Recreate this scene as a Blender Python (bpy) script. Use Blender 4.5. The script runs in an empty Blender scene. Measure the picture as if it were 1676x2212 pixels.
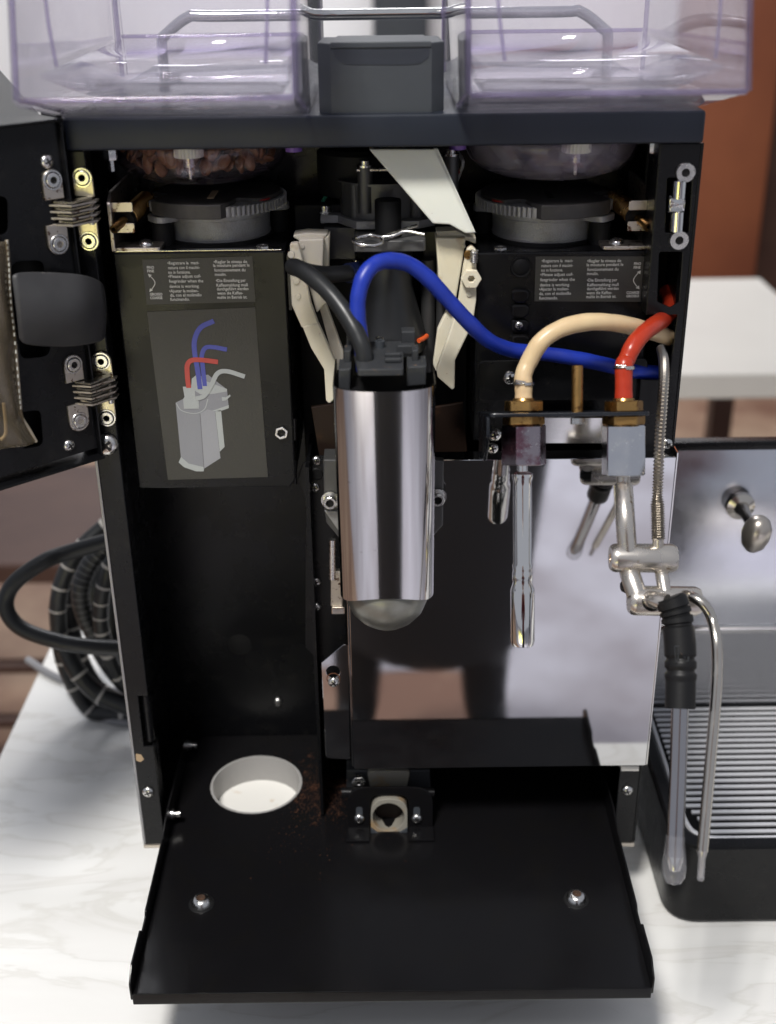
import bpy, bmesh, math, random
from mathutils import Vector, Matrix
random.seed(7)
V = Vector
sc = bpy.context.scene
COL = sc.collection

# ------------------------------------------------------------------ camera
F = 2600.0                                   # focal length in units of a 1676 x 2212 picture
TH = math.atan(F / 5411.0)                   # pitch below the horizon
RO = math.atan(69 / 5411.0)                  # slight roll
DIST = 0.85
FW = V((0, math.cos(TH), -math.sin(TH)))
_up0 = V((0, math.sin(TH), math.cos(TH)))
RT = math.cos(RO) * V((1, 0, 0)) - math.sin(RO) * _up0
DN = -math.sin(RO) * V((1, 0, 0)) - math.cos(RO) * _up0
CAM = -DIST * FW
cam_data = bpy.data.cameras.new('camera')
cam = bpy.data.objects.new('camera', cam_data)
COL.objects.link(cam)
m = Matrix.Identity(4)
for i in range(3):
    m[i][0] = RT[i]; m[i][1] = -DN[i]; m[i][2] = -FW[i]; m[i][3] = CAM[i]
cam.matrix_world = m
cam_data.sensor_fit = 'VERTICAL'
cam_data.sensor_height = 36.0
cam_data.lens = 36.0 * F / 2212.0
cam_data.clip_start = 0.02
cam_data.clip_end = 60
cam_data.dof.use_dof = True
cam_data.dof.focus_distance = 0.83
cam_data.dof.aperture_fstop = 5.0
sc.camera = cam

# ------------------------------------------------------------------ light
w = bpy.data.worlds.new('World')
sc.world = w
w.use_nodes = True
bg = w.node_tree.nodes['Background']
bg.inputs[0].default_value = (0.80, 0.84, 0.95, 1)
bg.inputs[1].default_value = 0.4


def area(name, loc, target, size, power, col, sy=None):
    l = bpy.data.lights.new(name, 'AREA')
    l.size = size
    if sy:
        l.shape = 'RECTANGLE'; l.size_y = sy
    l.energy = power
    l.color = col
    o = bpy.data.objects.new(name, l)
    COL.objects.link(o)
    o.location = loc
    o.rotation_euler = (V(target) - V(loc)).to_track_quat('-Z', 'Y').to_euler()
    return o


area('overhead_lamp', (-0.55, -1.35, 2.35), (0, 0, -0.1), 0.45, 84, (1, 0.97, 0.93))
area('wall_fill', (-0.2, 2.6, 2.7), (0.2, 4.2, 0.4), 1.2, 110, (0.97, 0.97, 1.0))  # added fill light that brightens the back wall
fc_ = area('pavement_fill', (0.5, -2.5, 2.6), (0.5, -2.5, -1.0), 1.4, 34, (0.95, 0.96, 1.0))  # added fill light, out of view, that brightens the mirrored pavement
fc_.data.spread = math.radians(72)
gl_ = area('lawn_sun_fill', (-1.7, -5.9, 2.6), (-1.7, -5.9, -1.0), 2.0, 620, (1, 0.95, 0.8))  # added area light standing in for sunshine on the unseen lawn
gl_.data.spread = math.radians(80)

sc.view_settings.view_transform = 'Standard'
sc.view_settings.look = 'None'
sc.view_settings.exposure = 0.18
sc.view_settings.gamma = 1.0
sc.cycles.max_bounces = 12
sc.cycles.transparent_max_bounces = 24
sc.cycles.sample_clamp_indirect = 6
sc.cycles.use_denoising = True


# ------------------------------------------------------------------ measuring
def ray(px, py):
    return FW + RT * ((px - 838) / F) + DN * ((py - 1106) / F)


class Plane:
    """a flat working plane: origin, u and v axes; n looks out of it"""
    def __init__(s, p0, u, v):
        s.p0 = V(p0); s.u = V(u).normalized(); s.v = V(v).normalized(); s.n = s.u.cross(s.v)

    def hit(s, px, py):
        d = ray(px, py)
        return CAM + d * ((s.p0 - CAM).dot(s.n) / d.dot(s.n))

    def uv(s, p):
        q = V(p) - s.p0
        return (q.dot(s.u), q.dot(s.v))

    def mat(s, off=0.0):
        m = Matrix.Identity(4)
        o = s.p0 + s.n * off
        for i in range(3):
            m[i][0] = s.u[i]; m[i][1] = s.v[i]; m[i][2] = s.n[i]; m[i][3] = o[i]
        return m


def PY(Y): return Plane((0, Y, 0), (1, 0, 0), (0, 0, 1))
def PZ(Z): return Plane((0, 0, Z), (1, 0, 0), (0, 1, 0))
def PX(X): return Plane((X, 0, 0), (0, 1, 0), (0, 0, 1))
def at(px, py, Y): return PY(Y).hit(px, py)
def atz(px, py, Z): return PZ(Z).hit(px, py)
def pxm(p): return (V(p) - CAM).dot(FW) / F      # metres per picture unit at p


# ------------------------------------------------------------------ materials
MATS = {}


def pm(name, col, rough=0.5, metal=0.0, bump=None, var=None, spots=None, spec=0.5, sss=0, coat=0,
       aniso=None, stretch=None, rvar=None, trans=0, ior=1.45, emis=None):
    m = bpy.data.materials.new(name)
    m.use_nodes = True
    nt = m.node_tree
    N = nt.nodes; L = nt.links
    b = N['Principled BSDF']
    c4 = (*col, 1)
    b.inputs['Base Color'].default_value = c4
    b.inputs['Roughness'].default_value = rough
    b.inputs['Metallic'].default_value = metal
    b.inputs['Specular IOR Level'].default_value = spec
    b.inputs['IOR'].default_value = ior
    if sss:
        b.inputs['Subsurface Weight'].default_value = sss
        b.inputs['Subsurface Radius'].default_value = (0.006, 0.005, 0.004)
        b.inputs['Subsurface Scale'].default_value = 0.6
    if coat:
        b.inputs['Coat Weight'].default_value = coat
        b.inputs['Coat Roughness'].default_value = 0.1
    if trans:
        b.inputs['Transmission Weight'].default_value = trans
    if aniso:
        b.inputs['Anisotropic'].default_value = aniso
    tc = N.new('ShaderNodeTexCoord')
    src = tc.outputs['Object']
    if stretch:
        mp = N.new('ShaderNodeMapping'); mp.inputs['Scale'].default_value = stretch
        L.new(src, mp.inputs['Vector']); ssrc = mp.outputs[0]
    else:
        ssrc = src

    def noise(scale, detail=4, s=src, r=0.6):
        n = N.new('ShaderNodeTexNoise')
        n.inputs['Scale'].default_value = scale; n.inputs['Detail'].default_value = detail
        n.inputs['Roughness'].default_value = r
        L.new(s, n.inputs['Vector']); return n.outputs['Fac']
    colsock = None
    if var:
        scale, col2, lo, hi = var
        r = N.new('ShaderNodeValToRGB')
        r.color_ramp.elements[0].position = lo; r.color_ramp.elements[1].position = hi
        r.color_ramp.elements[0].color = c4; r.color_ramp.elements[1].color = (*col2, 1)
        L.new(noise(scale, 6), r.inputs[0]); colsock = r.outputs[0]
    if spots:
        for scale, col2, lo, hi in spots:
            r = N.new('ShaderNodeMapRange')
            r.inputs['From Min'].default_value = lo; r.inputs['From Max'].default_value = hi
            L.new(noise(scale, 3), r.inputs['Value'])
            mx = N.new('ShaderNodeMix'); mx.data_type = 'RGBA'
            L.new(r.outputs[0], mx.inputs['Factor'])
            if colsock: L.new(colsock, mx.inputs[6])
            else: mx.inputs[6].default_value = c4
            mx.inputs[7].default_value = (*col2, 1)
            colsock = mx.outputs[2]
    if colsock: L.new(colsock, b.inputs['Base Color'])
    if rvar:
        scale, r0, r1 = rvar
        r = N.new('ShaderNodeMapRange')
        r.inputs['From Min'].default_value = 0.3; r.inputs['From Max'].default_value = 0.7
        r.inputs['To Min'].default_value = r0; r.inputs['To Max'].default_value = r1
        L.new(noise(scale, 5, ssrc), r.inputs['Value']); L.new(r.outputs[0], b.inputs['Roughness'])
    if bump:
        scale, st = bump
        bp = N.new('ShaderNodeBump'); bp.inputs['Strength'].default_value = st
        bp.inputs['Distance'].default_value = 0.0006
        L.new(noise(scale, 3, ssrc), bp.inputs['Height']); L.new(bp.outputs[0], b.inputs['Normal'])
    MATS[name] = m
    return m


BLACK = pm('black_powder_coat', (0.004, 0.0041, 0.0048), 0.34, spec=0.32, bump=(1500, 0.12), rvar=(26, 0.2, 0.34),
           spots=[(900, (0.045, 0.042, 0.04), 0.75, 0.81), (70, (0.0085, 0.0082, 0.008), 0.55, 0.75), (240, (0.02, 0.018, 0.016), 0.70, 0.76)])
BLACKG = pm('black_gloss', (0.0055, 0.0053, 0.006), 0.2, spec=0.28, rvar=(30, 0.15, 0.27), bump=(500, 0.05),
            spots=[(1300, (0.05, 0.045, 0.04), 0.755, 0.80), (40, (0.006, 0.0056, 0.0055), 0.5, 0.75)])
BLACKM = pm('black_matt', (0.0055, 0.0055, 0.006), 0.6, spec=0.25, bump=(900, 0.2))
LIDM = pm('charcoal_lid_paint', (0.015, 0.0185, 0.027), 0.36, spec=0.35, bump=(1400, 0.15), rvar=(15, 0.28, 0.42),
          spots=[(60, (0.12, 0.115, 0.1), 0.80, 0.83)])
GREYP = pm('grey_plastic', (0.05, 0.056, 0.064), 0.45, spec=0.35, bump=(1800, 0.15), var=(20, (0.042, 0.047, 0.054), 0.3, 0.7))
GREYD = pm('dark_grey_plastic', (0.03, 0.032, 0.035), 0.45, bump=(900, 0.2), spots=[(220, (0.16, 0.1, 0.06), 0.66, 0.72)])
RUBBERG = pm('grey_rubber_sheet', (0.028, 0.028, 0.03), 0.5, bump=(60, 0.3), var=(25, (0.04, 0.04, 0.042), 0.4, 0.7))
STEEL = pm('polished_steel', (0.62, 0.61, 0.6), 0.1, 1, rvar=(6, 0.05, 0.13), bump=(260, 0.012), stretch=(1, 1, 6))
MIRROR = pm('mirror_steel_scratched', (0.55, 0.55, 0.56), 0.04, 1, rvar=(30, 0.02, 0.055), spots=[(420, (0.8, 0.8, 0.8), 0.755, 0.79)])
SLEEVE = pm('sleeve_steel', (0.58, 0.57, 0.57), 0.08, 1, rvar=(40, 0.05, 0.16), bump=(130, 0.045), stretch=(1, 1, 0.025), spots=[(150, (0.4, 0.39, 0.38), 0.7, 0.75)])
BRUSH = pm('brushed_steel', (0.5, 0.5, 0.51), 0.3, 1, rvar=(120, 0.13, 0.24), stretch=(0.25, 1, 6))
CHROME = pm('chrome', (0.78, 0.77, 0.75), 0.05, 1, rvar=(60, 0.03, 0.1))
NICKEL = pm('nickel', (0.6, 0.56, 0.5), 0.16, 1, rvar=(70, 0.1, 0.26), spots=[(140, (0.25, 0.17, 0.1), 0.66, 0.74)])
CHROMED = pm('limescaled_chrome', (0.62, 0.63, 0.66), 0.14, 1, rvar=(60, 0.08, 0.3), spots=[(300, (0.75, 0.75, 0.74), 0.62, 0.7)])
BRASS = pm('brass', (0.42, 0.25, 0.09), 0.3, 1, rvar=(60, 0.2, 0.45), spots=[(200, (0.16, 0.08, 0.03), 0.58, 0.68)])
ZINC = pm('yellow_zinc', (0.62, 0.56, 0.4), 0.3, 1, rvar=(60, 0.22, 0.42), spots=[(230, (0.12, 0.07, 0.035), 0.62, 0.7)])
ZINCW = pm('worn_zinc', (0.56, 0.51, 0.45), 0.38, 1, spots=[(260, (0.1, 0.05, 0.03), 0.58, 0.66)])
CAST = pm('cast_aluminium', (0.31, 0.31, 0.315), 0.42, 0.5, bump=(900, 0.8), var=(60, (0.24, 0.23, 0.22), 0.45, 0.7),
          spots=[(70, (0.12, 0.08, 0.06), 0.68, 0.74)])
CASTD = pm('dark_cast', (0.1, 0.1, 0.1), 0.45, 0.7, bump=(1000, 0.35))
SCREWM = pm('screw_steel', (0.66, 0.65, 0.63), 0.24, 1, rvar=(200, 0.15, 0.35))
DARK = pm('dark_recess', (0.006, 0.005, 0.005), 0.7)
MILK = pm('milky_nylon', (0.74, 0.7, 0.57), 0.42, sss=0.25, bump=(300, 0.06), var=(14, (0.66, 0.59, 0.42), 0.4, 0.75),
          spots=[(420, (0.26, 0.12, 0.05), 0.70, 0.75), (45, (0.5, 0.36, 0.2), 0.66, 0.8)])
MILKC = pm('milky_chute', (0.68, 0.69, 0.62), 0.4, sss=0.25, bump=(300, 0.05), spots=[(500, (0.25, 0.14, 0.07), 0.76, 0.79)])
BLUE = pm('blue_silicone', (0.012, 0.034, 0.33), 0.34, sss=0.1, bump=(120, 0.1), var=(50, (0.01, 0.026, 0.25), 0.4, 0.7), rvar=(80, 0.26, 0.46), spots=[(600, (0.08, 0.1, 0.3), 0.72, 0.76), (260, (0.02, 0.018, 0.05), 0.73, 0.76)])
BLUED = pm('dark_blue_rubber', (0.008, 0.014, 0.05), 0.45)
CREAM = pm('cream_silicone', (0.64, 0.5, 0.3), 0.33, sss=0.3, var=(30, (0.55, 0.4, 0.24), 0.3, 0.7), bump=(120, 0.08), spots=[(420, (0.4, 0.26, 0.14), 0.72, 0.76)])
RED = pm('red_silicone', (0.40, 0.036, 0.012), 0.28, sss=0.15, var=(40, (0.3, 0.022, 0.01), 0.35, 0.7), spots=[(500, (0.5, 0.2, 0.14), 0.72, 0.76)])
REDD = pm('red_gasket', (0.2, 0.012, 0.01), 0.4)
ORANGE = pm('orange_seal', (0.6, 0.09, 0.02), 0.4)
HOSEK = pm('black_rubber_hose', (0.016, 0.017, 0.018), 0.36, bump=(90, 0.1))
RUBBER = pm('black_rubber', (0.0065, 0.0065, 0.007), 0.45, spec=0.35, bump=(400, 0.1))
WHITEP = pm('white_plastic', (0.62, 0.6, 0.56), 0.4)
PURPLE = pm('purple_plastic', (0.2, 0.1, 0.42), 0.35)
LINER_SHADED = pm('shaded_liner_wall', (0.34, 0.33, 0.32), 0.5)  # wall of the tray-hole liner, greyed: its shade is put into the colour
PIPE = pm('stained_grey_pipe', (0.24, 0.225, 0.19), 0.45, spots=[(60, (0.3, 0.18, 0.07), 0.55, 0.75)])
STICK = pm('sticker_dark', (0.042, 0.041, 0.036), 0.4, bump=(700, 0.35), spots=[(1400, (0.09, 0.085, 0.07), 0.66, 0.75)])
PRINTW = pm('white_print', (0.62, 0.62, 0.57), 0.5)
PR_GREY = pm('print_grey', (0.23, 0.235, 0.25), 0.5, bump=(700, 0.3))
PR_MID = pm('print_mid_grey', (0.285, 0.29, 0.305), 0.5, bump=(700, 0.3))
PR_DARK = pm('print_dark_grey', (0.14, 0.14, 0.15), 0.5)
PR_LIGHT = pm('print_light_grey', (0.36, 0.38, 0.37), 0.5, bump=(700, 0.3))
PR_BLUE = pm('print_blue', (0.075, 0.085, 0.32), 0.5, bump=(700, 0.3))
PR_RED = pm('print_red', (0.42, 0.07, 0.055), 0.5, bump=(700, 0.3))
BEAN = pm('roasted_bean', (0.15, 0.06, 0.02), 0.3, bump=(300, 0.05), var=(90, (0.28, 0.125, 0.045), 0.4, 0.7))
GROUND = pm('coffee_grounds', (0.085, 0.032, 0.014), 0.9)
HOSEBAND = pm('pale_hose_band', (0.42, 0.4, 0.37), 0.4, 0.0)
BEAD = pm('grey_bead', (0.11, 0.11, 0.11), 0.35)
GREYCABLE = pm('grey_cable', (0.22, 0.22, 0.23), 0.5)
TIN = pm('tinted_aluminium_foil', (0.7, 0.7, 0.7), 0.18, 1, bump=(220, 0.8))


def clear_mat(name, tint, haze, hazecol, rough=0.04):
    m = bpy.data.materials.new(name); m.use_nodes = True
    nt = m.node_tree; N = nt.nodes; L = nt.links
    N.remove(N['Principled BSDF'])
    out = N['Material Output']
    tr = N.new('ShaderNodeBsdfTransparent'); tr.inputs[0].default_value = (*tint, 1)
    gl = N.new('ShaderNodeBsdfGlossy'); gl.inputs['Roughness'].default_value = rough
    df = N.new('ShaderNodeBsdfDiffuse'); df.inputs[0].default_value = (*hazecol, 1)
    tl = N.new('ShaderNodeBsdfTranslucent'); tl.inputs[0].default_value = (*hazecol, 1)
    ad = N.new('ShaderNodeMixShader'); ad.inputs[0].default_value = 0.5
    L.new(df.outputs[0], ad.inputs[1]); L.new(tl.outputs[0], ad.inputs[2])
    nz = N.new('ShaderNodeTexNoise'); nz.inputs['Scale'].default_value = 30; nz.inputs['Detail'].default_value = 6
    tc = N.new('ShaderNodeTexCoord'); mp = N.new('ShaderNodeMapping'); mp.inputs['Scale'].default_value = (1, 1, 0.3)
    L.new(tc.outputs['Object'], mp.inputs[0]); L.new(mp.outputs[0], nz.inputs['Vector'])
    mr = N.new('ShaderNodeMapRange'); mr.inputs['From Min'].default_value = 0.3; mr.inputs['From Max'].default_value = 0.8
    mr.inputs['To Min'].default_value = haze * 0.3; mr.inputs['To Max'].default_value = haze * 2.4
    L.new(nz.outputs['Fac'], mr.inputs['Value'])
    m1 = N.new('ShaderNodeMixShader'); L.new(mr.outputs[0], m1.inputs[0])
    L.new(tr.outputs[0], m1.inputs[1]); L.new(ad.outputs[0], m1.inputs[2])
    fr = N.new('ShaderNodeFresnel')
    ge = N.new('ShaderNodeNewGeometry'); mi = N.new('ShaderNodeMapRange')
    mi.inputs['To Min'].default_value = 1.5; mi.inputs['To Max'].default_value = 1 / 1.5
    L.new(ge.outputs['Backfacing'], mi.inputs['Value']); L.new(mi.outputs[0], fr.inputs['IOR'])
    m2 = N.new('ShaderNodeMixShader'); L.new(fr.outputs[0], m2.inputs[0])
    L.new(m1.outputs[0], m2.inputs[1]); L.new(gl.outputs[0], m2.inputs[2])
    L.new(m2.outputs[0], out.inputs['Surface'])
    return m


CLEAR = clear_mat('lavender_clear_plastic', (0.96, 0.953, 0.97), 0.045, (0.80, 0.78, 0.87))
EDGEM = clear_mat('lavender_edge_plastic', (0.72, 0.68, 0.8), 0.12, (0.6, 0.55, 0.74))
CLEARF = clear_mat('lavender_funnel_plastic', (0.95, 0.925, 0.955), 0.03, (0.62, 0.56, 0.70))
CLEARG = clear_mat('hazy_funnel_plastic', (0.92, 0.89, 0.94), 0.2, (0.6, 0.56, 0.64))  # hazier, greyer copy for the right funnel
POUCHM = clear_mat('yellowed_clear_vinyl', (0.72, 0.66, 0.55), 0.22, (0.42, 0.36, 0.27), 0.12)
SILSLEEVE = clear_mat('clear_silicone_tip', (0.92, 0.92, 0.93), 0.16, (0.75, 0.75, 0.78), 0.1)


def marble():
    m = pm('white_marble_laminate', (0.74, 0.735, 0.71), 0.28)
    nt = m.node_tree; N = nt.nodes; L = nt.links
    b = N['Principled BSDF']
    tc = N.new('ShaderNodeTexCoord')
    mp = N.new('ShaderNodeMapping'); mp.inputs['Scale'].default_value = (2.2, 7, 1); mp.inputs['Rotation'].default_value = (0, 0, 0.2)
    L.new(tc.outputs['Object'], mp.inputs[0])
    n = N.new('ShaderNodeTexNoise'); n.inputs['Scale'].default_value = 2.0; n.inputs['Detail'].default_value = 8
    n.inputs['Distortion'].default_value = 1.6
    L.new(mp.outputs[0], n.inputs['Vector'])
    r = N.new('ShaderNodeValToRGB'); e = r.color_ramp.elements
    e[0].position = 0.36; e[0].color = (0.76, 0.755, 0.73, 1)
    e[1].position = 0.66; e[1].color = (0.74, 0.735, 0.71, 1)
    x = e.new(0.5); x.color = (0.655, 0.645, 0.61, 1)
    x = e.new(0.475); x.color = (0.74, 0.735, 0.71, 1)
    x = e.new(0.53); x.color = (0.72, 0.71, 0.685, 1)
    L.new(n.outputs['Fac'], r.inputs[0])
    n2 = N.new('ShaderNodeTexNoise'); n2.inputs['Scale'].default_value = 130; n2.inputs['Detail'].default_value = 2
    L.new(tc.outputs['Object'], n2.inputs['Vector'])
    mr = N.new('ShaderNodeMapRange'); mr.inputs['From Min'].default_value = 0.80; mr.inputs['From Max'].default_value = 0.83
    L.new(n2.outputs['Fac'], mr.inputs['Value'])
    mx = N.new('ShaderNodeMix'); mx.data_type = 'RGBA'
    L.new(mr.outputs[0], mx.inputs['Factor']); L.new(r.outputs[0], mx.inputs[6]); mx.inputs[7].default_value = (0.12, 0.08, 0.05, 1)
    L.new(mx.outputs[2], b.inputs['Base Color'])
    return m


MARBLE = marble()
TERRA = pm('terracotta_wall_paint', (0.24, 0.075, 0.03), 0.75, var=(2, (0.18, 0.052, 0.022), 0.35, 0.65), bump=(60, 0.2))
GREYWALL = pm('pale_grey_wall_paint', (0.74, 0.74, 0.74), 0.8, var=(1.5, (0.66, 0.66, 0.67), 0.3, 0.7))
FLOORM = pm('brown_floor', (0.36, 0.25, 0.17), 0.6, var=(1.6, (0.17, 0.09, 0.06), 0.4, 0.62))
WHITE_SHADED = pm('shaded_white_laminate', (0.6, 0.58, 0.53), 0.4, var=(2, (0.54, 0.52, 0.48), 0.3, 0.7))  # white table darkened towards beige: its shade is put into the colour
WOODD = pm('dark_wood', (0.045, 0.02, 0.015), 0.5, var=(6, (0.07, 0.035, 0.025), 0.3, 0.7))
TAN = pm('tan_card', (0.42, 0.3, 0.18), 0.7)

# ------------------------------------------------------------------ mesh helpers


def wmat(o):
    if o.parent is None: return o.matrix_basis.copy()
    return wmat(o.parent) @ o.matrix_parent_inverse @ o.matrix_basis


def part(name, loc=(0, 0, 0)):
    """a part of the machine that is made of several meshes"""
    o = bpy.data.objects.new(name, None); COL.objects.link(o)
    o.empty_display_size = 0.02; o.location = loc
    o.parent = MC; o.matrix_parent_inverse = MC.matrix_basis.inverted()
    return o


def link(name, me, mats, parent=None, smooth=35):
    if not isinstance(mats, (list, tuple)): mats = [mats]
    for x in mats: me.materials.append(x)
    if smooth:
        for p in me.polygons: p.use_smooth = True
        me.set_sharp_from_angle(angle=math.radians(smooth))
    o = bpy.data.objects.new(name, me)
    COL.objects.link(o)
    if parent is not None:
        o.parent = parent
        o.matrix_parent_inverse = wmat(parent).inverted()
    return o


def fin(name, bm, mats, parent=None, smooth=35):
    bmesh.ops.recalc_face_normals(bm, faces=bm.faces[:])
    me = bpy.data.meshes.new(name)
    bm.to_mesh(me); bm.free()
    return link(name, me, mats, parent, smooth)


def empty(name, loc=(0, 0, 0), label=None, cat=None, group=None):
    o = bpy.data.objects.new(name, None)
    COL.objects.link(o)
    o.empty_display_size = 0.02
    o.location = loc
    if label: tag(o, label, cat, group)
    return o


def tag(o, label, cat, group=None, kind=None):
    if label: o['label'] = label
    if cat: o['category'] = cat
    if group: o['group'] = group
    if kind: o['kind'] = kind
    return o


def bbox(bm, x0, x1, y0, y1, z0, z1, bev=0.0, M=None, seg=2):
    r = bmesh.ops.create_cube(bm, size=1)
    vs = r['verts']
    for v in vs:
        v.co = V(((x0 + x1) / 2 + v.co.x * (x1 - x0), (y0 + y1) / 2 + v.co.y * (y1 - y0), (z0 + z1) / 2 + v.co.z * (z1 - z0)))
    if bev:
        es = list({e for v in vs for e in v.link_edges})
        rr = bmesh.ops.bevel(bm, geom=es, offset=bev, segments=seg, profile=0.5, affect='EDGES')
        vs = list({v for v in vs if v.is_valid} | set(rr['verts']))
    if M is not None:
        for v in vs: v.co = M @ v.co
    return vs


def box(name, x0, x1, y0, y1, z0, z1, mat, parent=None, bev=0.0008, M=None, seg=2):
    bm = bmesh.new()
    bbox(bm, min(x0, x1), max(x0, x1), min(y0, y1), max(y0, y1), min(z0, z1), max(z0, z1), bev, M, seg)
    return fin(name, bm, mat, parent, 18)


def frame_of(d):
    d = V(d).normalized()
    a = V((0, 0, 1)) if abs(d.z) < 0.9 else V((1, 0, 0))
    x = a.cross(d).normalized(); y = d.cross(x)
    return x, y, d


def blathe(bm, prof, o, d, seg=24, mi=0, ang0=0.0):
    """prof: list of (radius, height) or (radius, height, material index of the band that follows)"""
    x, y, d = frame_of(d); o = V(o)
    rings = []
    for p in prof:
        r, h = p[0], p[1]
        if r < 1e-7:
            rings.append([bm.verts.new(o + d * h)])
        else:
            rings.append([bm.verts.new(o + d * h + (x * math.cos(ang0 + 2 * math.pi * k / seg) + y * math.sin(ang0 + 2 * math.pi * k / seg)) * r) for k in range(seg)])
    for i in range(len(rings) - 1):
        a, b = rings[i], rings[i + 1]
        mm = prof[i][2] if len(prof[i]) > 2 else mi
        for k in range(seg):
            k2 = (k + 1) % seg
            if len(a) == 1 and len(b) == 1: continue
            if len(a) == 1: f = bm.faces.new((a[0], b[k], b[k2]))
            elif len(b) == 1: f = bm.faces.new((a[k], b[0], a[k2]))
            else: f = bm.faces.new((a[k], b[k], b[k2], a[k2]))
            f.material_index = mm
    return rings


def lathe(name, prof, o, d, mat, parent=None, seg=24, smooth=35, ang0=0.0):
    bm = bmesh.new()
    blathe(bm, prof, o, d, seg, ang0=ang0)
    return fin(name, bm, mat, parent, smooth)


def cr(pts, n):
    """Catmull-Rom resampling"""
    P = [V(p) for p in pts]
    P = [P[0] * 2 - P[1]] + P + [P[-1] * 2 - P[-2]]
    out = []
    for i in range(1, len(P) - 2):
        for k in range(n):
            t = k / n
            a, b, c, d = P[i - 1], P[i], P[i + 1], P[i + 2]
            out.append(0.5 * ((2 * b) + (c - a) * t + (2 * a - 5 * b + 4 * c - d) * t * t + (3 * b - a - 3 * c + d) * t ** 3))
    out.append(P[-2])
    return out


def btube(bm, pts, r, seg=12, cap=True, mi=None):
    P = [V(p) for p in pts]
    n = len(P)
    t0 = (P[1] - P[0]).normalized()
    x, y, _ = frame_of(t0)
    rings = []
    for i in range(n):
        t = (P[min(i + 1, n - 1)] - P[max(i - 1, 0)]).normalized()
        x = (x - t * x.dot(t)).normalized(); y = t.cross(x)
        ri = r[i] if isinstance(r, (list, tuple)) else r
        rings.append([bm.verts.new(P[i] + (x * math.cos(2 * math.pi * k / seg) + y * math.sin(2 * math.pi * k / seg)) * ri) for k in range(seg)])
    for i in range(n - 1):
        for k in range(seg):
            f = bm.faces.new((rings[i][k], rings[i][(k + 1) % seg], rings[i + 1][(k + 1) % seg], rings[i + 1][k]))
            if mi: f.material_index = mi[i]
    if cap:
        bm.faces.new(rings[0][::-1]); bm.faces.new(rings[-1])


def tube(name, pts, r, mat, parent=None, seg=14, n=8, smooth=60):
    bm = bmesh.new()
    P = cr(pts, n) if n else pts
    if not isinstance(r, (list, tuple)) and 'hose' in name:
        r = [r * (1 + 0.022 * math.sin(i * 0.37 + len(name)) + 0.012 * math.sin(i * 1.1)) for i in range(len(P))]
    btube(bm, P, r, seg)
    return fin(name, bm, mat, parent, smooth)


def rnd(pts, r, n=4):
    """round the corners of a 2-D polygon; r one radius or one per corner"""
    out = []
    N = len(pts)
    for i in range(N):
        p = V(pts[i]).to_2d() if len(pts[i]) > 2 else V(pts[i]); a = V(pts[i - 1]); b = V(pts[(i + 1) % N])
        ri = r[i] if isinstance(r, (list, tuple)) else r
        if ri <= 0: out.append(p); continue
        da = (a - p); db = (b - p)
        la, lb = da.length, db.length
        ang = da.angle(db)
        t = min(ri / max(math.tan(ang / 2), 1e-3), la * 0.48, lb * 0.48)
        s = p + da / la * t; e = p + db / lb * t
        for k in range(n + 1):
            q = k / n
            out.append((1 - q) ** 2 * s + 2 * q * (1 - q) * p + q * q * e)
    return out


def circ2(c, r, n=24, ry=None):
    return [V((c[0] + r * math.cos(2 * math.pi * k / n), c[1] + (ry or r) * math.sin(2 * math.pi * k / n))) for k in range(n)]


def plate2(name, outline, holes, pl, thick, mat, parent=None, off=0.0, bev=0.0, smooth=21):
    """plate with holes: 2-D outline in plane coordinates, front face 'off' in front of the plane, body behind it"""
    cu = bpy.data.curves.new(name, 'CURVE')
    cu.dimensions = '2D'; cu.fill_mode = 'BOTH'
    b = min(bev, thick * 0.45)
    cu.extrude = thick / 2 - b
    if b: cu.bevel_depth = b; cu.bevel_resolution = 1; cu.offset = -b
    for ring in [outline] + list(holes):
        s = cu.splines.new('POLY')
        s.points.add(len(ring) - 1)
        for p, q in zip(s.points, ring): p.co = (q[0], q[1], 0, 1)
        s.use_cyclic_u = True
    ob = bpy.data.objects.new(name, cu)
    me = bpy.data.meshes.new_from_object(ob)
    bpy.data.objects.remove(ob); bpy.data.curves.remove(cu)
    me.transform(pl.mat(off - thick / 2))
    me.name = name
    return link(name, me, mat, parent, smooth)


def plate(name, pxs, pl, thick, mat, parent=None, off=0.0, bev=0.0004, rpx=0, holes=(), smooth=21):
    """the same from corner positions measured in the picture on the given plane"""
    c = pl.hit(*pxs[0]); k = pxm(c)
    o = [V(pl.uv(pl.hit(*p))) for p in pxs]
    if rpx: o = rnd(o, [q * k for q in rpx] if isinstance(rpx, (list, tuple)) else rpx * k)
    hs = []
    for h in holes:
        if isinstance(h, tuple):           # circle (x, y, r)
            q = pl.hit(h[0], h[1]); hs.append(circ2(pl.uv(q), h[2] * pxm(q)))
        else:
            pts = [V(pl.uv(pl.hit(*p))) for p in h]
            hs.append(rnd(pts, 6 * k))
    return plate2(name, o, hs, pl, thick, mat, parent, off, bev, smooth)


def bprism(bm, pts2, pl, w0, w1, mi=0):
    m = pl.mat()
    a = [bm.verts.new(m @ V((p[0], p[1], w0))) for p in pts2]
    b = [bm.verts.new(m @ V((p[0], p[1], w1))) for p in pts2]
    n = len(pts2)
    for f in [bm.faces.new(a), bm.faces.new(b)] + [bm.faces.new((a[i], a[(i + 1) % n], b[(i + 1) % n], b[i])) for i in range(n)]:
        f.material_index = mi


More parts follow.
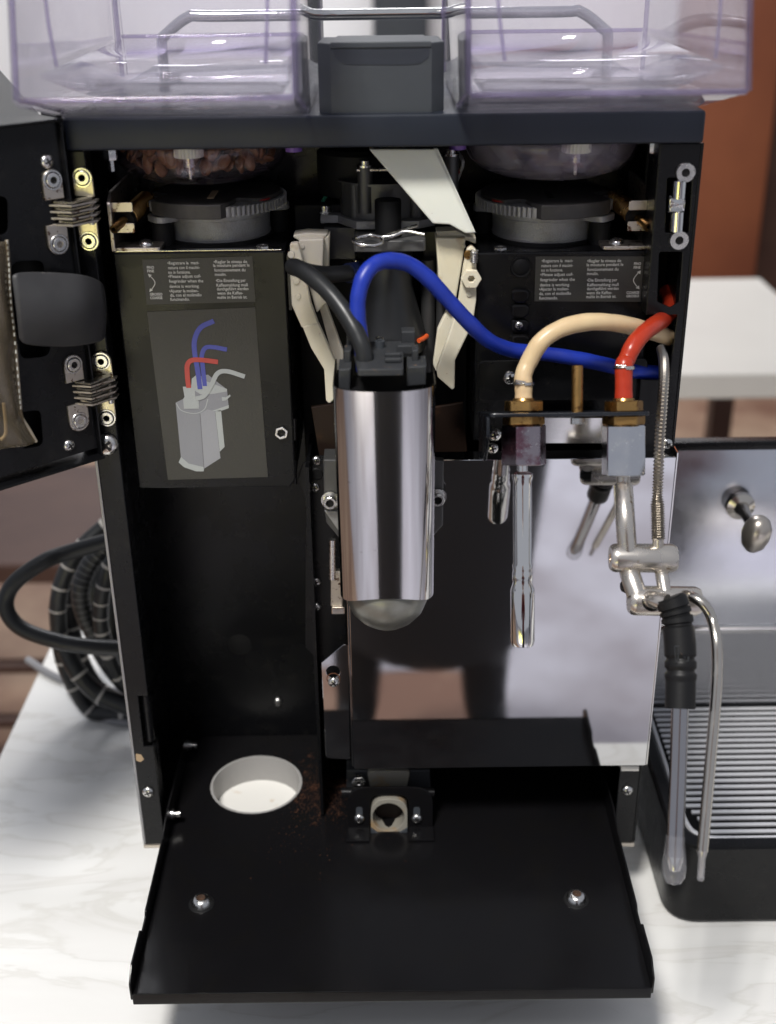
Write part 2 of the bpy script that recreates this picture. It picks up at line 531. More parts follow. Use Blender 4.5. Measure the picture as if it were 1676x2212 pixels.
def pan_screw(p, n, r, parent, name='screw', mat=None, rot=0.3):
    bm = bmesh.new()
    h = r * 0.6
    blathe(bm, [(r, -0.0004), (r, h * 0.25), (r * 0.86, h * 0.65), (r * 0.55, h * 0.92), (0, h)], p, n, 18)
    x, y, d = frame_of(n)
    m = Matrix.Identity(4)
    cx = x * math.cos(rot) + y * math.sin(rot); cy = d.cross(cx)
    for i in range(3): m[i][0] = cx[i]; m[i][1] = cy[i]; m[i][2] = d[i]; m[i][3] = p[i]
    for sx, sy in ((r * 0.55, r * 0.13), (r * 0.13, r * 0.55)):
        fs = len(bm.faces)
        bbox(bm, -sx, sx, -sy, sy, h * 0.5, h * 1.0 if sx > sy else h * 1.005, 0, m)
        bm.faces.ensure_lookup_table()
        for f in bm.faces[fs:]: f.material_index = 1
    return fin(name, bm, [mat or SCREWM, DARK], parent)


def hex_screw(p, n, r, parent, name='screw', h=None, mat=None, flat=False):
    bm = bmesh.new()
    h = h or r * 0.6
    ri = r * 0.42
    if flat: prof = [(r, -0.0005), (r, h * 0.6), (r * 0.93, h), (ri, h, 0), (ri, h * 0.3, 1), (0, h * 0.3)]
    else: prof = [(r, -0.0005), (r, h * 0.2), (r * 0.88, h * 0.65), (r * 0.66, h * 0.95), (ri * 1.15, h), (ri, h, 0), (ri, h * 0.25, 1), (0, h * 0.25)]
    blathe(bm, prof, p, n, 18)
    return fin(name, bm, [mat or SCREWM, DARK], parent)


def hexnut(p, n, r, h, parent, name='nut', mat=None, bore=0.5, ang=0.0):
    bm = bmesh.new()
    blathe(bm, [(r * bore, 0), (r, 0), (r, h), (r * bore, h), (r * bore, 0)], p, n, 6, ang0=ang)
    if bore == 0: bmesh.ops.remove_doubles(bm, verts=bm.verts[:], dist=1e-7)
    es = [e for e in bm.edges]
    bmesh.ops.bevel(bm, geom=es, offset=r * 0.05, segments=1, affect='EDGES')
    return fin(name, bm, mat or SCREWM, parent, 20)


def text(s, pl, x0, y0, x1, hpx, mat, parent, off=0.0006, bold=False):
    cu = bpy.data.curves.new('lettering', 'FONT')
    cu.body = s; cu.size = 1.0; cu.fill_mode = 'FRONT'; cu.resolution_u = 2
    cu.offset = 0.022 if bold else 0.008
    ob = bpy.data.objects.new('lettering', cu)
    me = bpy.data.meshes.new_from_object(ob)
    bpy.data.objects.remove(ob); bpy.data.curves.remove(cu)
    if not me.vertices: return
    xs = [v.co.x for v in me.vertices]
    p0 = pl.hit(x0, y0); p1 = pl.hit(x1, y0)
    k = pxm(p0)
    sx = (p1 - p0).length / (max(xs) - min(xs)); sy = hpx * k / 0.7
    u0, v0 = pl.uv(p0)
    mx = min(xs)
    for v in me.vertices:
        v.co = V((u0 + (v.co.x - mx) * sx, v0 + v.co.y * sy, 0))
    me.transform(pl.mat(off))
    return link('lettering', me, mat, parent, 0)

# ------------------------------------------------------------------ setting
TZ = -0.361                                  # table top
FZ = TZ - 0.74                               # floor
bm = bmesh.new(); bbox(bm, -6, 6, -5, 5, FZ - 0.1, FZ)
tag(fin('floor', bm, FLOORM, None, 0), 'brown blotched floor far below the tables', None, kind='structure')
bm = bmesh.new(); bbox(bm, -6, 6, 4.2, 4.4, FZ, 3)
tag(fin('back_wall', bm, GREYWALL, None, 0), 'pale grey wall far behind the machines', 'wall')
ta, tb_ = at(1495, 300, 3.7).x, at(1655, 400, 3.7).x
bm = bmesh.new(); bbox(bm, ta, tb_, 3.7, 4.1, FZ, 3, 0.01)
tag(fin('terracotta_pillar', bm, TERRA), 'terracotta painted pillar behind the far white table', 'pillar')
bm = bmesh.new(); bbox(bm, tb_ + 0.02, tb_ + 0.8, 3.8, 4.0, FZ, 2.0, 0.01)
tag(fin('dark_partition', bm, WOODD), 'dark brown partition right of the terracotta pillar', 'partition')
bm = bmesh.new(); bbox(bm, at(805, 50, 3.9).x, at(925, 50, 3.9).x, 3.85, 3.95, FZ, 3, 0.02)
tag(fin('grey_door_post', bm, GREYP), 'blurred grey post behind the control housing between the hoppers', 'post')
# ground in front of the table: seen only mirrored in the polished steel
PAVE = pm('pale_pavement', (0.43, 0.42, 0.46), 0.7, var=(1.7, (0.27, 0.25, 0.27), 0.42, 0.62))
bm = bmesh.new(); bbox(bm, -6, 6, -12, -1.5, FZ - 0.05, FZ + 0.004); bbox(bm, 0.22, 6, -1.5, -0.7, FZ - 0.05, FZ + 0.0041)
tag(fin('pavement', bm, PAVE, None, 0), 'pale paved ground in front of the table', None, kind='structure')
bm = bmesh.new(); bbox(bm, -4.5, -0.6, -8.5, -4.2, FZ - 0.04, FZ + 0.012)
tag(fin('lawn', bm, pm('olive_lawn', (0.22, 0.2, 0.07), 0.9, var=(6, (0.16, 0.17, 0.05), 0.3, 0.7)), None, 0), 'sunlit olive lawn in front of the pavement', None, kind='structure')

tb = empty('marble_table', (0, 0.1, FZ), 'white marble-topped table under the two coffee machines', 'table')
TL = -0.3885
box('table_top', TL, 1.3, -0.24, 0.62, TZ - 0.035, TZ, MARBLE, tb, 0.004)
box('apron', TL + 0.03, 1.27, -0.2, 0.58, TZ - 0.1, TZ - 0.036, WHITEP, tb, 0.002)
for x, y in ((TL + 0.06, -0.17), (1.24, -0.17), (TL + 0.06, 0.55), (1.24, 0.55)):
    box('leg', x - 0.02, x + 0.02, y - 0.02, y + 0.02, FZ, TZ - 0.1, GREYP, tb, 0.002)
ft = empty('far_white_table', (0.4, 1.6, FZ), 'blurred far white table in front of the terracotta pillar', 'table')
box('table_top', 0.1, 0.87, 1.315, 1.98, TZ - 0.05, TZ, WHITE_SHADED, ft, 0.004)
for x, y in ((0.14, 1.37), (0.8, 1.37), (0.14, 1.94), (0.8, 1.94)):
    box('leg', x - 0.025, x + 0.025, y - 0.025, y + 0.025, FZ, TZ - 0.05, WOODD, ft, 0.002)
# dark wooden stool frame seen blurred past the left of the machine
st = empty('wooden_stool', (-0.75, 1.4, FZ), 'dark wooden stool frame blurred behind the left side', 'stool')
sx, sy = -0.72, 1.3
for dx in (-0.2, 0.2):
    for dy in (-0.18, 0.18):
        tube('leg', [(sx + dx * 1.2, sy + dy * 1.2, FZ), (sx + dx, sy + dy, FZ + 0.45)], 0.022, WOODD, st, 8, 0)
box('seat', sx - 0.24, sx + 0.24, sy - 0.22, sy + 0.22, FZ + 0.45, FZ + 0.49, WOODD, st, 0.006)
for z in (0.15, 0.27):
    tube('rung', [(sx - 0.22, sy - 0.2, FZ + z), (sx + 0.22, sy - 0.2, FZ + z)], 0.014, WOODD, st, 8, 0)

# ------------------------------------------------------------------ main machine: casing
MC = empty('coffee_machine', (0, 0.1, TZ),
           'opened black bean-to-cup coffee machine with two grinders and hoses showing', 'coffee machine')
XL, XR = -0.201, 0.1962
box('side_panel', XL - 0.0015, XL + 0.0006, 0.0005, 0.32, -0.297, 0.066, pm('dull_edge_steel', (0.3, 0.3, 0.31), 0.4, 0.8), MC, 0.0003)
box('upper_side_panel', XL - 0.0012, XL + 0.0006, 0.003, 0.32, 0.0665, 0.2495, BLACK, MC, 0.0003)
box('side_panel', XR, XR + 0.0018, 0.0005, 0.32, -0.301, 0.2495, BLACK, MC, 0.0003)
box('inner_side_wall', XL + 0.0007, XL + 0.004, 0.012, 0.15, -0.296, 0.249, BLACK, MC, 0)
box('inner_side_wall', XR - 0.004, XR - 0.0001, 0.012, 0.15, -0.296, 0.249, BLACK, MC, 0)
bw = box('back_panel', XL + 0.004, XR - 0.004, 0.125, 0.13, -0.297, 0.249, BLACK, MC, 0)
pan_screw(at(600, 1516, 0.1245), (0, -1, 0), 0.0042, bw)
lathe('plug', [(0, 0.0006), (0.009, 0.0006), (0.0105, 0)], at(518, 1393, 0.1248), (0, -1, 0), BLACKM, bw)
box('rear_body', XL + 0.002, XR - 0.002, 0.1305, 0.31, -0.297, 0.249, BLACKM, MC, 0)
for x, y in ((-0.17, 0.03), (0.165, 0.03), (-0.17, 0.28), (0.165, 0.28)):
    lathe('foot', [(0, TZ), (0.016, TZ), (0.019, TZ + 0.006), (0.017, -0.2985), (0, -0.2985)], (x, y, 0), (0, 0, 1), RUBBER, MC)

box('gap_filler', XL - 0.0022, XL + 0.006, 0.0025, 0.03, 0.066, 0.2685, BLACKM, MC, 0)  # added black filler that blocks the bright background between door and lid
# front posts
P0 = PY(0.0)
XI = -0.1845
slot = [V(P0.uv(at(231, 940, 0))), V(P0.uv(at(231, 972, 0)))]
hole = [V((slot[0].x - 0.0028, slot[0].y + 0.002)), V((slot[0].x + 0.0028, slot[0].y + 0.002)),
        V((slot[0].x + 0.0028, slot[1].y - 0.002)), V((slot[0].x - 0.0028, slot[1].y - 0.002))]
z1 = at(300, 1503, 0).z; z2 = at(320, 1612, 0).z
out = [V((XL + 0.0008, 0.2495)), V((XI, 0.2495)), V((XI, z1)), V((XI - 0.0075, z1)), V((XI - 0.0075, z2)), V((XI, z2)), V((XI, -0.297)), V((XL + 0.0008, -0.297))]
lp = plate2('front_post', out, [rnd(hole, 0.0027)], P0, 0.0016, BLACK, MC, 0, 0.0006)
box('slot_backing', slot[0].x - 0.005, slot[0].x + 0.005, 0.0035, 0.004, slot[1].y - 0.006, slot[0].y + 0.006, WHITEP, lp, 0)
box('return_flange', XI - 0.0016, XI, 0.0017, 0.016, z1, 0.2495, BLACK, lp, 0.0003)
box('return_flange', XI - 0.0016, XI, 0.0017, 0.016, -0.297, z2, BLACK, lp, 0.0003)
pan_screw(at(231, 959, -0.0005), (0, -1, 0.05), 0.0079, lp, rot=0.8)
pan_screw(at(320, 1710, -0.0002), (0, -1, 0), 0.0047, lp)
tube('latch_pin', [(XI - 0.003, 0.006, z2 + 0.002), (XI - 0.003, 0.006, z1 - 0.002)], 0.0035, BLACK, lp, 10, 0)
plate('paint_chip', [(293, 1628), (305, 1630), (311, 1640), (304, 1646), (294, 1643)], P0, 0.0003, TAN, lp, 0.00015, 0, 2)
bm = bmesh.new()
bbox(bm, XL - 0.0012, XI + 0.0005, -0.0008, 0.012, -0.3006, -0.2975, 0.0004)
fin('bottom_lip', bm, ZINCW, lp)

# right post: wide above, narrow below, with windows
XRI = 0.1706
o = [V((XR - 0.0002, 0.2495)), V((XR - 0.0002, -0.301)), V((0.180, -0.301)), V((0.180, 0.02)), V((XRI, 0.02))]


def pq(pts): return [V(P0.uv(at(x, y, 0))) for x, y in pts]


k = pxm(at(1450, 600, 0))
h1 = rnd(pq([(1441, 384), (1495, 384), (1487, 503), (1437, 503)]), 5 * k)
h2 = rnd(pq([(1424, 544), (1474, 544), (1466, 652), (1448, 664), (1420, 652)]), 6 * k)
n3 = pq([(1444, 820), (1463, 680)])
o += [V((XRI, n3[0].y)), n3[0], n3[1], V((XRI, n3[1].y)), V((XRI, 0.2495))]
rp = plate2('front_post', o, [h1, h2], P0, 0.0016, BLACK, MC, 0, 0.0006)
box('return_flange', XRI, XRI + 0.0015, 0.0017, 0.03, n3[1].y, 0.2495, BLACK, rp, 0.0003)
box('window_backing', XRI + 0.002, XR - 0.002, 0.045, 0.046, 0.02, 0.249, BLACKM, rp, 0)
hex_screw(at(1480, 372, -0.0002), (0, -1, 0), 0.0063, rp, flat=True, h=0.0022)
hex_screw(at(1466, 518, -0.0002), (0, -1, 0), 0.0063, rp, flat=True, h=0.0022)
for (x, ya, yb) in ((1468, 389, 429), (1463, 455, 500)):
    a = at(x, ya, -0.001); b = at(x - 3, yb, -0.001)
    tube('latch_roller', [a, a + (b - a) * 0.04, a + (b - a) * 0.96, b], [0.0035, 0.0043, 0.0043, 0.0035], CHROME, rp, 20, 0, 30)
bm = bmesh.new()
c0 = at(1462, 441, 0.002)
bbox(bm, c0.x - 0.0048, c0.x + 0.0048, c0.y - 0.001, c0.y + 0.001, c0.z - 0.0045, c0.z + 0.0045, 0.0004)
bmesh.ops.subdivide_edges(bm, edges=bm.edges[:], cuts=2)
for v in bm.verts: v.co += V([random.uniform(-0.0006, 0.0006) for _ in range(3)])
fin('foil_scrap', bm, TIN, rp)
pan_screw(at(1355, 1707, -0.0002), (0, -1, 0), 0.0045, rp)
plate('screw_slot', [(1351, 1690), (1359, 1690), (1358, 1702), (1351, 1702)], P0, 0.0003, DARK, rp, 0.0002, 0, 2)
bm = bmesh.new()
bbox(bm, 0.1795, XR + 0.0012, -0.0008, 0.012, -0.3052, -0.3015, 0.0004)
fin('bottom_lip', bm, ZINCW, rp)
pan_screw(at(1440, 958, -0.0002), (0, -1, 0), 0.004, rp)

# top lid
LZ0, LZ1 = 0.2498, 0.2692
lid = box('top_lid', -0.1952, 0.1967, -0.003, 0.32, LZ0, LZ1, LIDM, MC, 0.0022, seg=3)
# grey control housing on the lid
GT = at(824, 92, 0.003).z
xs = [at(688, 240, 0.003).x, at(716, 240, 0.003).x, at(932, 240, 0.003).x, at(960, 240, 0.003).x]
gh = plate2('control_housing', rnd([V((xs[0], 0.012)), V((xs[1], 0.003)), V((xs[2], 0.003)), V((xs[3], 0.012)), V((xs[3] - 0.002, 0.054)), V((xs[0] + 0.002, 0.054))], 0.0015),
            [], PZ(GT), GT - LZ1 + 0.0005, GREYP, MC, -0.0002, 0.0008)
fl = plate2('housing_cover', [V((xs[1] + 0.0005, 0.0022)), V((xs[2] - 0.0005, 0.0022)), V((xs[2] - 0.003, 0.053)), V((xs[1] + 0.003, 0.053))], [], PZ(GT), 0.0035, GREYP, gh, 0.0006, 0.0006)
PG = PY(0.0029)
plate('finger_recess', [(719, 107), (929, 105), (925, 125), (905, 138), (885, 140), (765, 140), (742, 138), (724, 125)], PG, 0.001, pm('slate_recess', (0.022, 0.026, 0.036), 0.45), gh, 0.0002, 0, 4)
for xa, xb in ((636, 664), (986, 1014)):
    a = at(xa, 240, 0.04).x; b = at(xb, 240, 0.04).x
    box('hopper_lock', a, b, 0.04, 0.09, LZ1, 0.308, GREYP, lid, 0.002)
# cup rail at the back of the lid
RYb = 0.2
zr = at(838, 30, RYb).z
xa, xb = at(352, 120, RYb).x, at(1310, 120, RYb).x
tube('cup_rail', [(xa, RYb, LZ1), (xa, RYb, zr - 0.018), (xa + 0.004, RYb, zr - 0.012), (xa + 0.022, RYb, zr), (xa + 0.04, RYb, zr), (0, RYb, zr),
                  (xb - 0.04, RYb, zr), (xb - 0.022, RYb, zr), (xb - 0.004, RYb, zr - 0.012), (xb, RYb, zr - 0.018), (xb, RYb, LZ1)], 0.0042, CHROME, lid, 14, 4)

# inner divider behind the steel panel
dv = box('divider_wall', -0.058, -0.0555, 0.012, 0.124, -0.279, 0.03, BLACK, MC, 0)
dp = plate('divider_plate', [(642, 1035), (655, 1000), (690, 985), (760, 985), (760, 1640), (700, 1640), (692, 1430), (660, 1400), (660, 1080)], PY(0.03), 0.002, BLACK, MC, 0, 0.0005)
for x, y in ((683, 995), (680, 1053), (683, 1257), (683, 1311)):
    pan_screw(at(x, y, 0.0298), (0, -1, 0), 0.0037, dp, rot=random.uniform(0, 1.5))
lathe('plug', [(0, 0.001), (0.0042, 0.001), (0.005, 0)], at(683, 1024, 0.0299), (0, -1, 0), BLACKM, dp)

# ------------------------------------------------------------------ base tray
TRZ = -0.281
TX0, TX1, TY0 = -0.1785, 0.1755, -0.168
hc = V((-0.1146, 0.055))
tr = plate2('base_tray', [V((TX0, TY0)), V((TX1, TY0)), V((TX1, 0.124)), V((TX0, 0.124))], [circ2(hc, 0.0385, 40)], PZ(TRZ), 0.0014, BLACKG, MC, 0, 0.0003)
box('front_lip', TX0, TX1, TY0 - 0.0015, TY0, TRZ - 0.009, TRZ + 0.0008, BLACKG, tr, 0.0006)
for X, s in ((TX0, -1), (TX1, 1)):
    pl = PX(X)
    pr_ = [V((TY0 - 0.001, TRZ - 0.006)), V((0.1, TRZ - 0.006)), V((0.1, TRZ + 0.022)), V((-0.004, TRZ + 0.022)), V((-0.03, TRZ + 0.015)),
           V((-0.105, TRZ + 0.014)), V((-0.108, TRZ + 0.010)), V((-0.122, TRZ + 0.010)), V((-0.126, TRZ + 0.016)), V((-0.158, TRZ + 0.017)), V((TY0 - 0.001, TRZ + 0.009))]
    plate2('side_flange', rnd(pr_, 0.0025), [], pl, 0.0014, BLACKG, tr, 0.0007 + s * 0.0007, 0.0004)
bm = bmesh.new()
blathe(bm, [(0.0385, 0), (0.0383, -0.026), (0.0, -0.026), (0.0, -0.0245, 1), (0.0368, -0.0245), (0.0368, 0.0006), (0.0388, 0.0006), (0.0385, 0)], (hc.x, hc.y, TRZ - 0.0002), (0, 0, 1), 40)
fin('waste_chute', bm, [LINER_SHADED, pm('lit_liner_floor', (0.8, 0.79, 0.75), 0.5, spots=[(70, (0.6, 0.5, 0.38), 0.66, 0.8)])], tr)  # liner's lit floor and shaded wall come from colour; spots are stains
for x, y in ((435, 1952), (1245, 1943)):
    p = atz(x, y, TRZ)
    bm = bmesh.new()
    blathe(bm, [(0.0098, 0), (0.0092, 0.0006), (0.0075, 0.0008)], p, (0, 0, 1), 24, 2)
    blathe(bm, [(0.0078, 0.0004), (0.0076, 0.0018), (0.0066, 0.0042), (0.005, 0.0056), (0.0036, 0.006), (0.0033, 0.006), (0.0032, 0.0025, 1), (0, 0.0025)], p, (0, 0, 1), 24)
    fin('cap_screw', bm, [SCREWM, pm('rusty_socket', (0.05, 0.022, 0.01), 0.8), BLACKM], tr)
for (x, y, X, s) in ((368, 1758, TX0, 1), (405, 1610, TX0, 1), (1305, 1750, TX1, -1)):
    p = PX(X).hit(x, y)
    bm = bmesh.new()
    blathe(bm, [(0.0045, 0), (0.0045, 0.003), (0.0027, 0.0032), (0.0027, 0.008), (0, 0.008)], p, (s, 0, 0), 12)
    fin('stud_nut', bm, SCREWM, tr)

plate2('bottom_panel', [V((XL + 0.004, 0.002)), V((XR - 0.004, 0.002)), V((XR - 0.004, 0.1245)), V((XL + 0.004, 0.1245))], [circ2(hc, 0.0392, 40)], PZ(-0.2895), 0.0015, BLACK, MC)

# coffee outlet on the tray
oc = part('coffee_outlet', (0, 0, TRZ))
PO = Plane((0, -0.004, TRZ), (1, 0, 0), (0, 0.12, 1))
kk = pxm(at(839, 1757, 0))


def on_o(pts): return [V(PO.uv(PO.hit(x, y))) for x, y in pts]


bo = rnd(on_o([(750, 1805), (750, 1701), (935, 1701), (935, 1805), (882, 1805), (882, 1760), (882, 1718), (799, 1718), (799, 1760), (799, 1805)]),
         [0, 42 * kk, 42 * kk, 0, 0, 0, 30 * kk, 30 * kk, 0, 0], 8)
plate2('outlet_bracket', bo, [], PO, 0.0022, BLACKG, oc, 0, 0.0007)
ring_o = rnd(on_o([(801, 1816), (801, 1722), (880, 1722), (880, 1816)]), [0, 36 * kk, 36 * kk, 0], 10)
plate2('outlet_pipe', ring_o, [circ2(PO.uv(PO.hit(839, 1761)), 34 * kk, 32)], PO, 0.016, PIPE, oc, 0.003, 0.0006)
plate2('pipe_lip', on_o([(801, 1782), (815, 1792), (839, 1797), (863, 1792), (880, 1782), (880, 1815), (801, 1815)]), [], PO, 0.0025, GREYP, oc, 0.0045, 0.0004)
box('pipe_interior', -0.015, 0.017, 0.0105, 0.014, TRZ, TRZ + 0.027, pm('dark_brown_bore', (0.012, 0.005, 0.003), 0.6), oc, 0)  # dark brown block closing the back of the bore
box('bracket_foot', at(748, 1807, -0.012).x, at(799, 1807, -0.012).x, -0.02, -0.004, TRZ + 0.0002, TRZ + 0.0022, BLACKG, oc, 0.0005)
box('bracket_foot', at(882, 1807, -0.012).x, at(938, 1807, -0.012).x, -0.02, -0.004, TRZ + 0.0002, TRZ + 0.0022, BLACKG, oc, 0.0005)
for x in (776, 900):
    pan_screw(PO.hit(x, 1768), PO.n, 0.0042, oc, rot=0.6)
    plate2('screw_slot', rnd(on_o([(x - 7, 1764), (x - 7, 1743), (x + 7, 1743), (x + 7, 1764)]), 6 * kk), [], PO, 0.0004, GREYP, oc, 0.0002)
a = at(738, 1712, 0.008); b = at(938, 1712, 0.008)
tube('hinge_pin', [a, b], 0.0042, BLACKG, oc, 14, 0)
plate('rear_block', [(748, 1664), (928, 1664), (930, 1705), (748, 1705)], PY(0.02), 0.02, GREYD, oc, 0, 0.001)
plate('rear_chute', [(792, 1664), (886, 1664), (878, 1702), (800, 1702)], PY(0.0185), 0.004, PIPE, oc, 0.001, 0.0006, 10)
hexnut(at(775, 1682, 0.019), (0, -1, 0), 0.006, 0.006, oc, 'bolt', bore=0.3)

# spilled grounds on the tray
bm = bmesh.new()
clumps = [(random.gauss(-0.058, 0.014), random.gauss(0.045, 0.02), random.uniform(0.001, 0.004)) for _ in range(60)]
for i in range(4200):
    r = random.random()
    if r < 0.5:
        cx_, cy_, cs_ = random.choice(clumps)
        x = random.gauss(cx_, cs_); y = random.gauss(cy_, cs_)
    elif r < 0.9:
        x = random.gauss(-0.062, 0.017); y = random.gauss(0.048, 0.021)
    else:
        x = random.gauss(-0.055, 0.03); y = random.gauss(0.005, 0.035)
    if (V((x, y)) - hc).length < 0.0395 or not (-0.12 < y < 0.118) or not (-0.17 < x < 0.15): continue
    s = random.choice((0.0002, 0.0003, 0.0003, 0.0004, 0.0006)) * (1.8 if random.random() < 0.03 else 1)
    z = TRZ + 0.0003 + s * 0.4
    vs = [bm.verts.new(V((x, y, z)) + V((random.uniform(-s, s), random.uniform(-s, s), random.uniform(-s, s) * 0.8))) for _ in range(4)]
    for f in ((0, 1, 2), (0, 1, 3), (0, 2, 3), (1, 2, 3)): bm.faces.new([vs[q] for q in f])
tag(fin('spilled_coffee_grounds', bm, GROUND, None, 0), 'brown ground coffee spilled on the black tray beside the round hole', 'coffee grounds', kind='stuff')

# ------------------------------------------------------------------ steel front panel
PP = PY(-0.012)
sp_ = part('steel_cover', (0, 0, 0))
pa = at(745, 1000, -0.012); pb = at(1395, 1653, -0.012)
px0, px1, pz0, pz1 = -0.0289, 0.1970, -0.2148, 0.0444
box('cover_sheet', px0, px1, -0.012, -0.0105, pz0, pz1, MIRROR, sp_, 0.0005)
box('top_fold', px0, px1, -0.0104, 0.004, pz1 - 0.0018, pz1 - 0.0004, STEEL, sp_, 0.0004)
box('side_fold', px0 - 0.0016, px0 - 0.0002, -0.0112, 0.02, pz0 + 0.002, pz1 - 0.002, STEEL, sp_, 0.0003)
box('side_fold', px1 + 0.0002, px1 + 0.0015, -0.0112, 0.001, pz0, pz1 + 0.003, STEEL, sp_, 0.0003)
PK = PY(-0.004)
plate('keyhole_flange', [(741, 1393), (694, 1432), (704, 1637), (756, 1641), (752, 1393)], PK, 0.0014, MIRROR, sp_, 0, 0.0003, [0, 4, 10, 4, 0], holes=[(719.5, 1451, 15)])
pan_screw(at(720.7, 1473, -0.0042), (0, -1, 0), 0.0042, sp_, rot=0.75)
lathe('keyhole_rust', [(0.0045, 0.0002), (0.0052, 0)], at(720, 1466, -0.0041), (0, -1, 0), GROUND, sp_)
plate('corner_tab', [(1340, 1655), (1380, 1655), (1380, 1666), (1342, 1666)], PY(-0.008), 0.0015, WHITEP, sp_)

# ------------------------------------------------------------------ grinder boxes
BY = 0.02
PB = PY(BY)
BZT = 0.1815
x0, x1 = -0.1785, -0.0655
gl = plate2('grinder_housing', rnd([V((x0, 0.0115)), V((x1 - 0.004, 0.0115)), V((x1, 0.018)), V((x1, BZT)), V((x0, BZT))], [0.001, 0.002, 0.002, 0.001, 0.001]), [], PB, 0.1, BLACK, MC, 0, 0.0012)
hexnut(at(608, 934, BY - 0.0002), (0, -1, 0), 0.0049, 0.002, gl, bore=0.62, ang=0.3)
tube('edge_pin', [at(636, 905, BY + 0.002), at(637, 950, BY + 0.002)], 0.0013, BLACKG, gl, 8, 0)
tube('edge_pin', [at(637, 998, BY + 0.002), at(638, 1045, BY + 0.002)], 0.0013, BLACKG, gl, 8, 0)
box('edge_strip', x1 + 0.0002, x1 + 0.003, BY + 0.004, BY + 0.03, 0.14, 0.178, BLACKG, gl, 0.0005)
box('top_edge_trim', x0 + 0.001, x1 - 0.002, BY - 0.0003, BY + 0.004, BZT + 0.0003, BZT + 0.0012, STEEL, gl, 0.0004)
x0r, x1r = 0.0608, 0.1765
gr = plate2('grinder_housing', rnd([V((x0r, 0.045)), V((x1r, 0.045)), V((x1r, BZT - 0.003)), V((x0r, BZT - 0.003))], 0.001), [], PB, 0.1, BLACK, MC, 0, 0.0012)
lathe('plug', [(0, 0.0022), (0.004, 0.0018), (0.0055, 0.0008), (0.0066, 0.0012), (0.0072, 0)], at(1125, 577, BY - 0.0002), (0, -1, 0), BLACKM, gr)
for y in (640, 672, 706, 738):
    plate('cable_clip', [(1104, y - 14), (1112, y - 18), (1134, y - 18), (1142, y - 12), (1140, y + 4), (1130, y + 11), (1114, y + 11), (1104, y + 4)], PB, 0.006, BLACKG, gr, 0.005 if y != 706 else 0.003, 0.0012)
pan_screw(at(1121, 703, BY - 0.0035), (0, -1, 0), 0.003, gr)
box('edge_strip', x0r - 0.003, x0r - 0.0002, BY + 0.002, BY + 0.03, 0.14, 0.176, BLACKG, gr, 0.0005)


# stickers
def zl(x, y): return (243 + x * .2577, 529 + y * .2577)
def zr_(x, y): return (999 + x * .3222, 297 + y * .3222)


LINES = ["•Registrare la  maci-", "natura con il macini-", "no in funzione.", "•Please adjust cof-", "feegrinder when the", "device is working.",
         "•Ajustar la molien-", "da, con el molimillo", "funcinando."]
LINES2 = ["•Regler le niveau de", "la mouture pendant le", "fonctionnement du", "moulin.", "•Die Einstellung per", "Kaffeemahlung muß", "durchgeführt werden", "wenn die Kaffee-", "muhle im Betrieb ist."]
PS = PY(BY - 0.0004)
s1 = plate('instruction_sticker', [zl(248, 122), zl(1172, 95), zl(1197, 475), zl(288, 500)], PB, 0.0004, STICK, MC, 0.0005, 0)
s1['label'] = 'dark instruction sticker with white text in four languages, left grinder housing'
for s, (a, b, y) in zip(LINES, [(462, 728, 163), (468, 733, 202), (470, 655, 240), (468, 743, 275), (475, 763, 315), (480, 730, 358), (477, 722, 397), (485, 748, 432), (486, 647, 467)]):
    q = zl(a, y); text(s, PB, q[0], q[1], zl(b, y)[0], 6.8, PRINTW, s1)
for s, (a, b, y) in zip(LINES2, [(850, 1130, 153), (845, 1150, 183), (855, 1115, 222), (860, 955, 258), (868, 1118, 310), (873, 1135, 348), (877, 1140, 380), (880, 1095, 415), (880, 1130, 450)]):
    q = zl(a, y); text(s, PB, q[0], q[1], zl(b, y)[0], 6.8, PRINTW, s1)
for s, a, b, y in (("FINO", 290, 350, 198), ("FINE", 293, 350, 228), ("GROSSO", 315, 420, 423), ("COARSE", 318, 420, 453)):
    q = zl(a, y); text(s, PB, q[0], q[1], zl(b, y)[0], 5.8, PRINTW, s1, bold=True)


def stroke(name, pts, wpx, pl, mat, parent, off, n=6):
    """flat printed line"""
    P = cr([V((*pl.uv(pl.hit(*p)), 0)) for p in pts], n) if n else [V((*pl.uv(pl.hit(*p)), 0)) for p in pts]
    k = pxm(pl.hit(*pts[0])); w = wpx * k / 2
    bm = bmesh.new(); M = pl.mat(off); prev = None
    for i, p in enumerate(P):
        t = (P[min(i + 1, len(P) - 1)] - P[max(0, i - 1)]).normalized(); nn = V((-t.y, t.x, 0))
        c = (bm.verts.new(M @ (p + nn * w)), bm.verts.new(M @ (p - nn * w)))
        if prev: bm.faces.new((prev[0], prev[1], c[1], c[0]))
        prev = c
    return fin(name, bm, mat, parent, 0)


def fillp(name, pts, pl, mat, parent, off):
    bm = bmesh.new(); M = pl.mat(off)
    bm.faces.new([bm.verts.new(M @ V((*pl.uv(pl.hit(*p)), 0))) for p in pts])
    return fin(name, bm, mat, parent, 0)


def arrow(cv, a, b, c, d1, d2, parent):
    stroke('printed_arrow', [cv(*a), cv(*b), cv(*c)], 1.6, PB, PRINTW, parent, 0.0006)
    fillp('arrow_head', [cv(*q) for q in d1], PB, PRINTW, parent, 0.0006)
    fillp('arrow_head', [cv(*q) for q in d2], PB, PRINTW, parent, 0.0006)


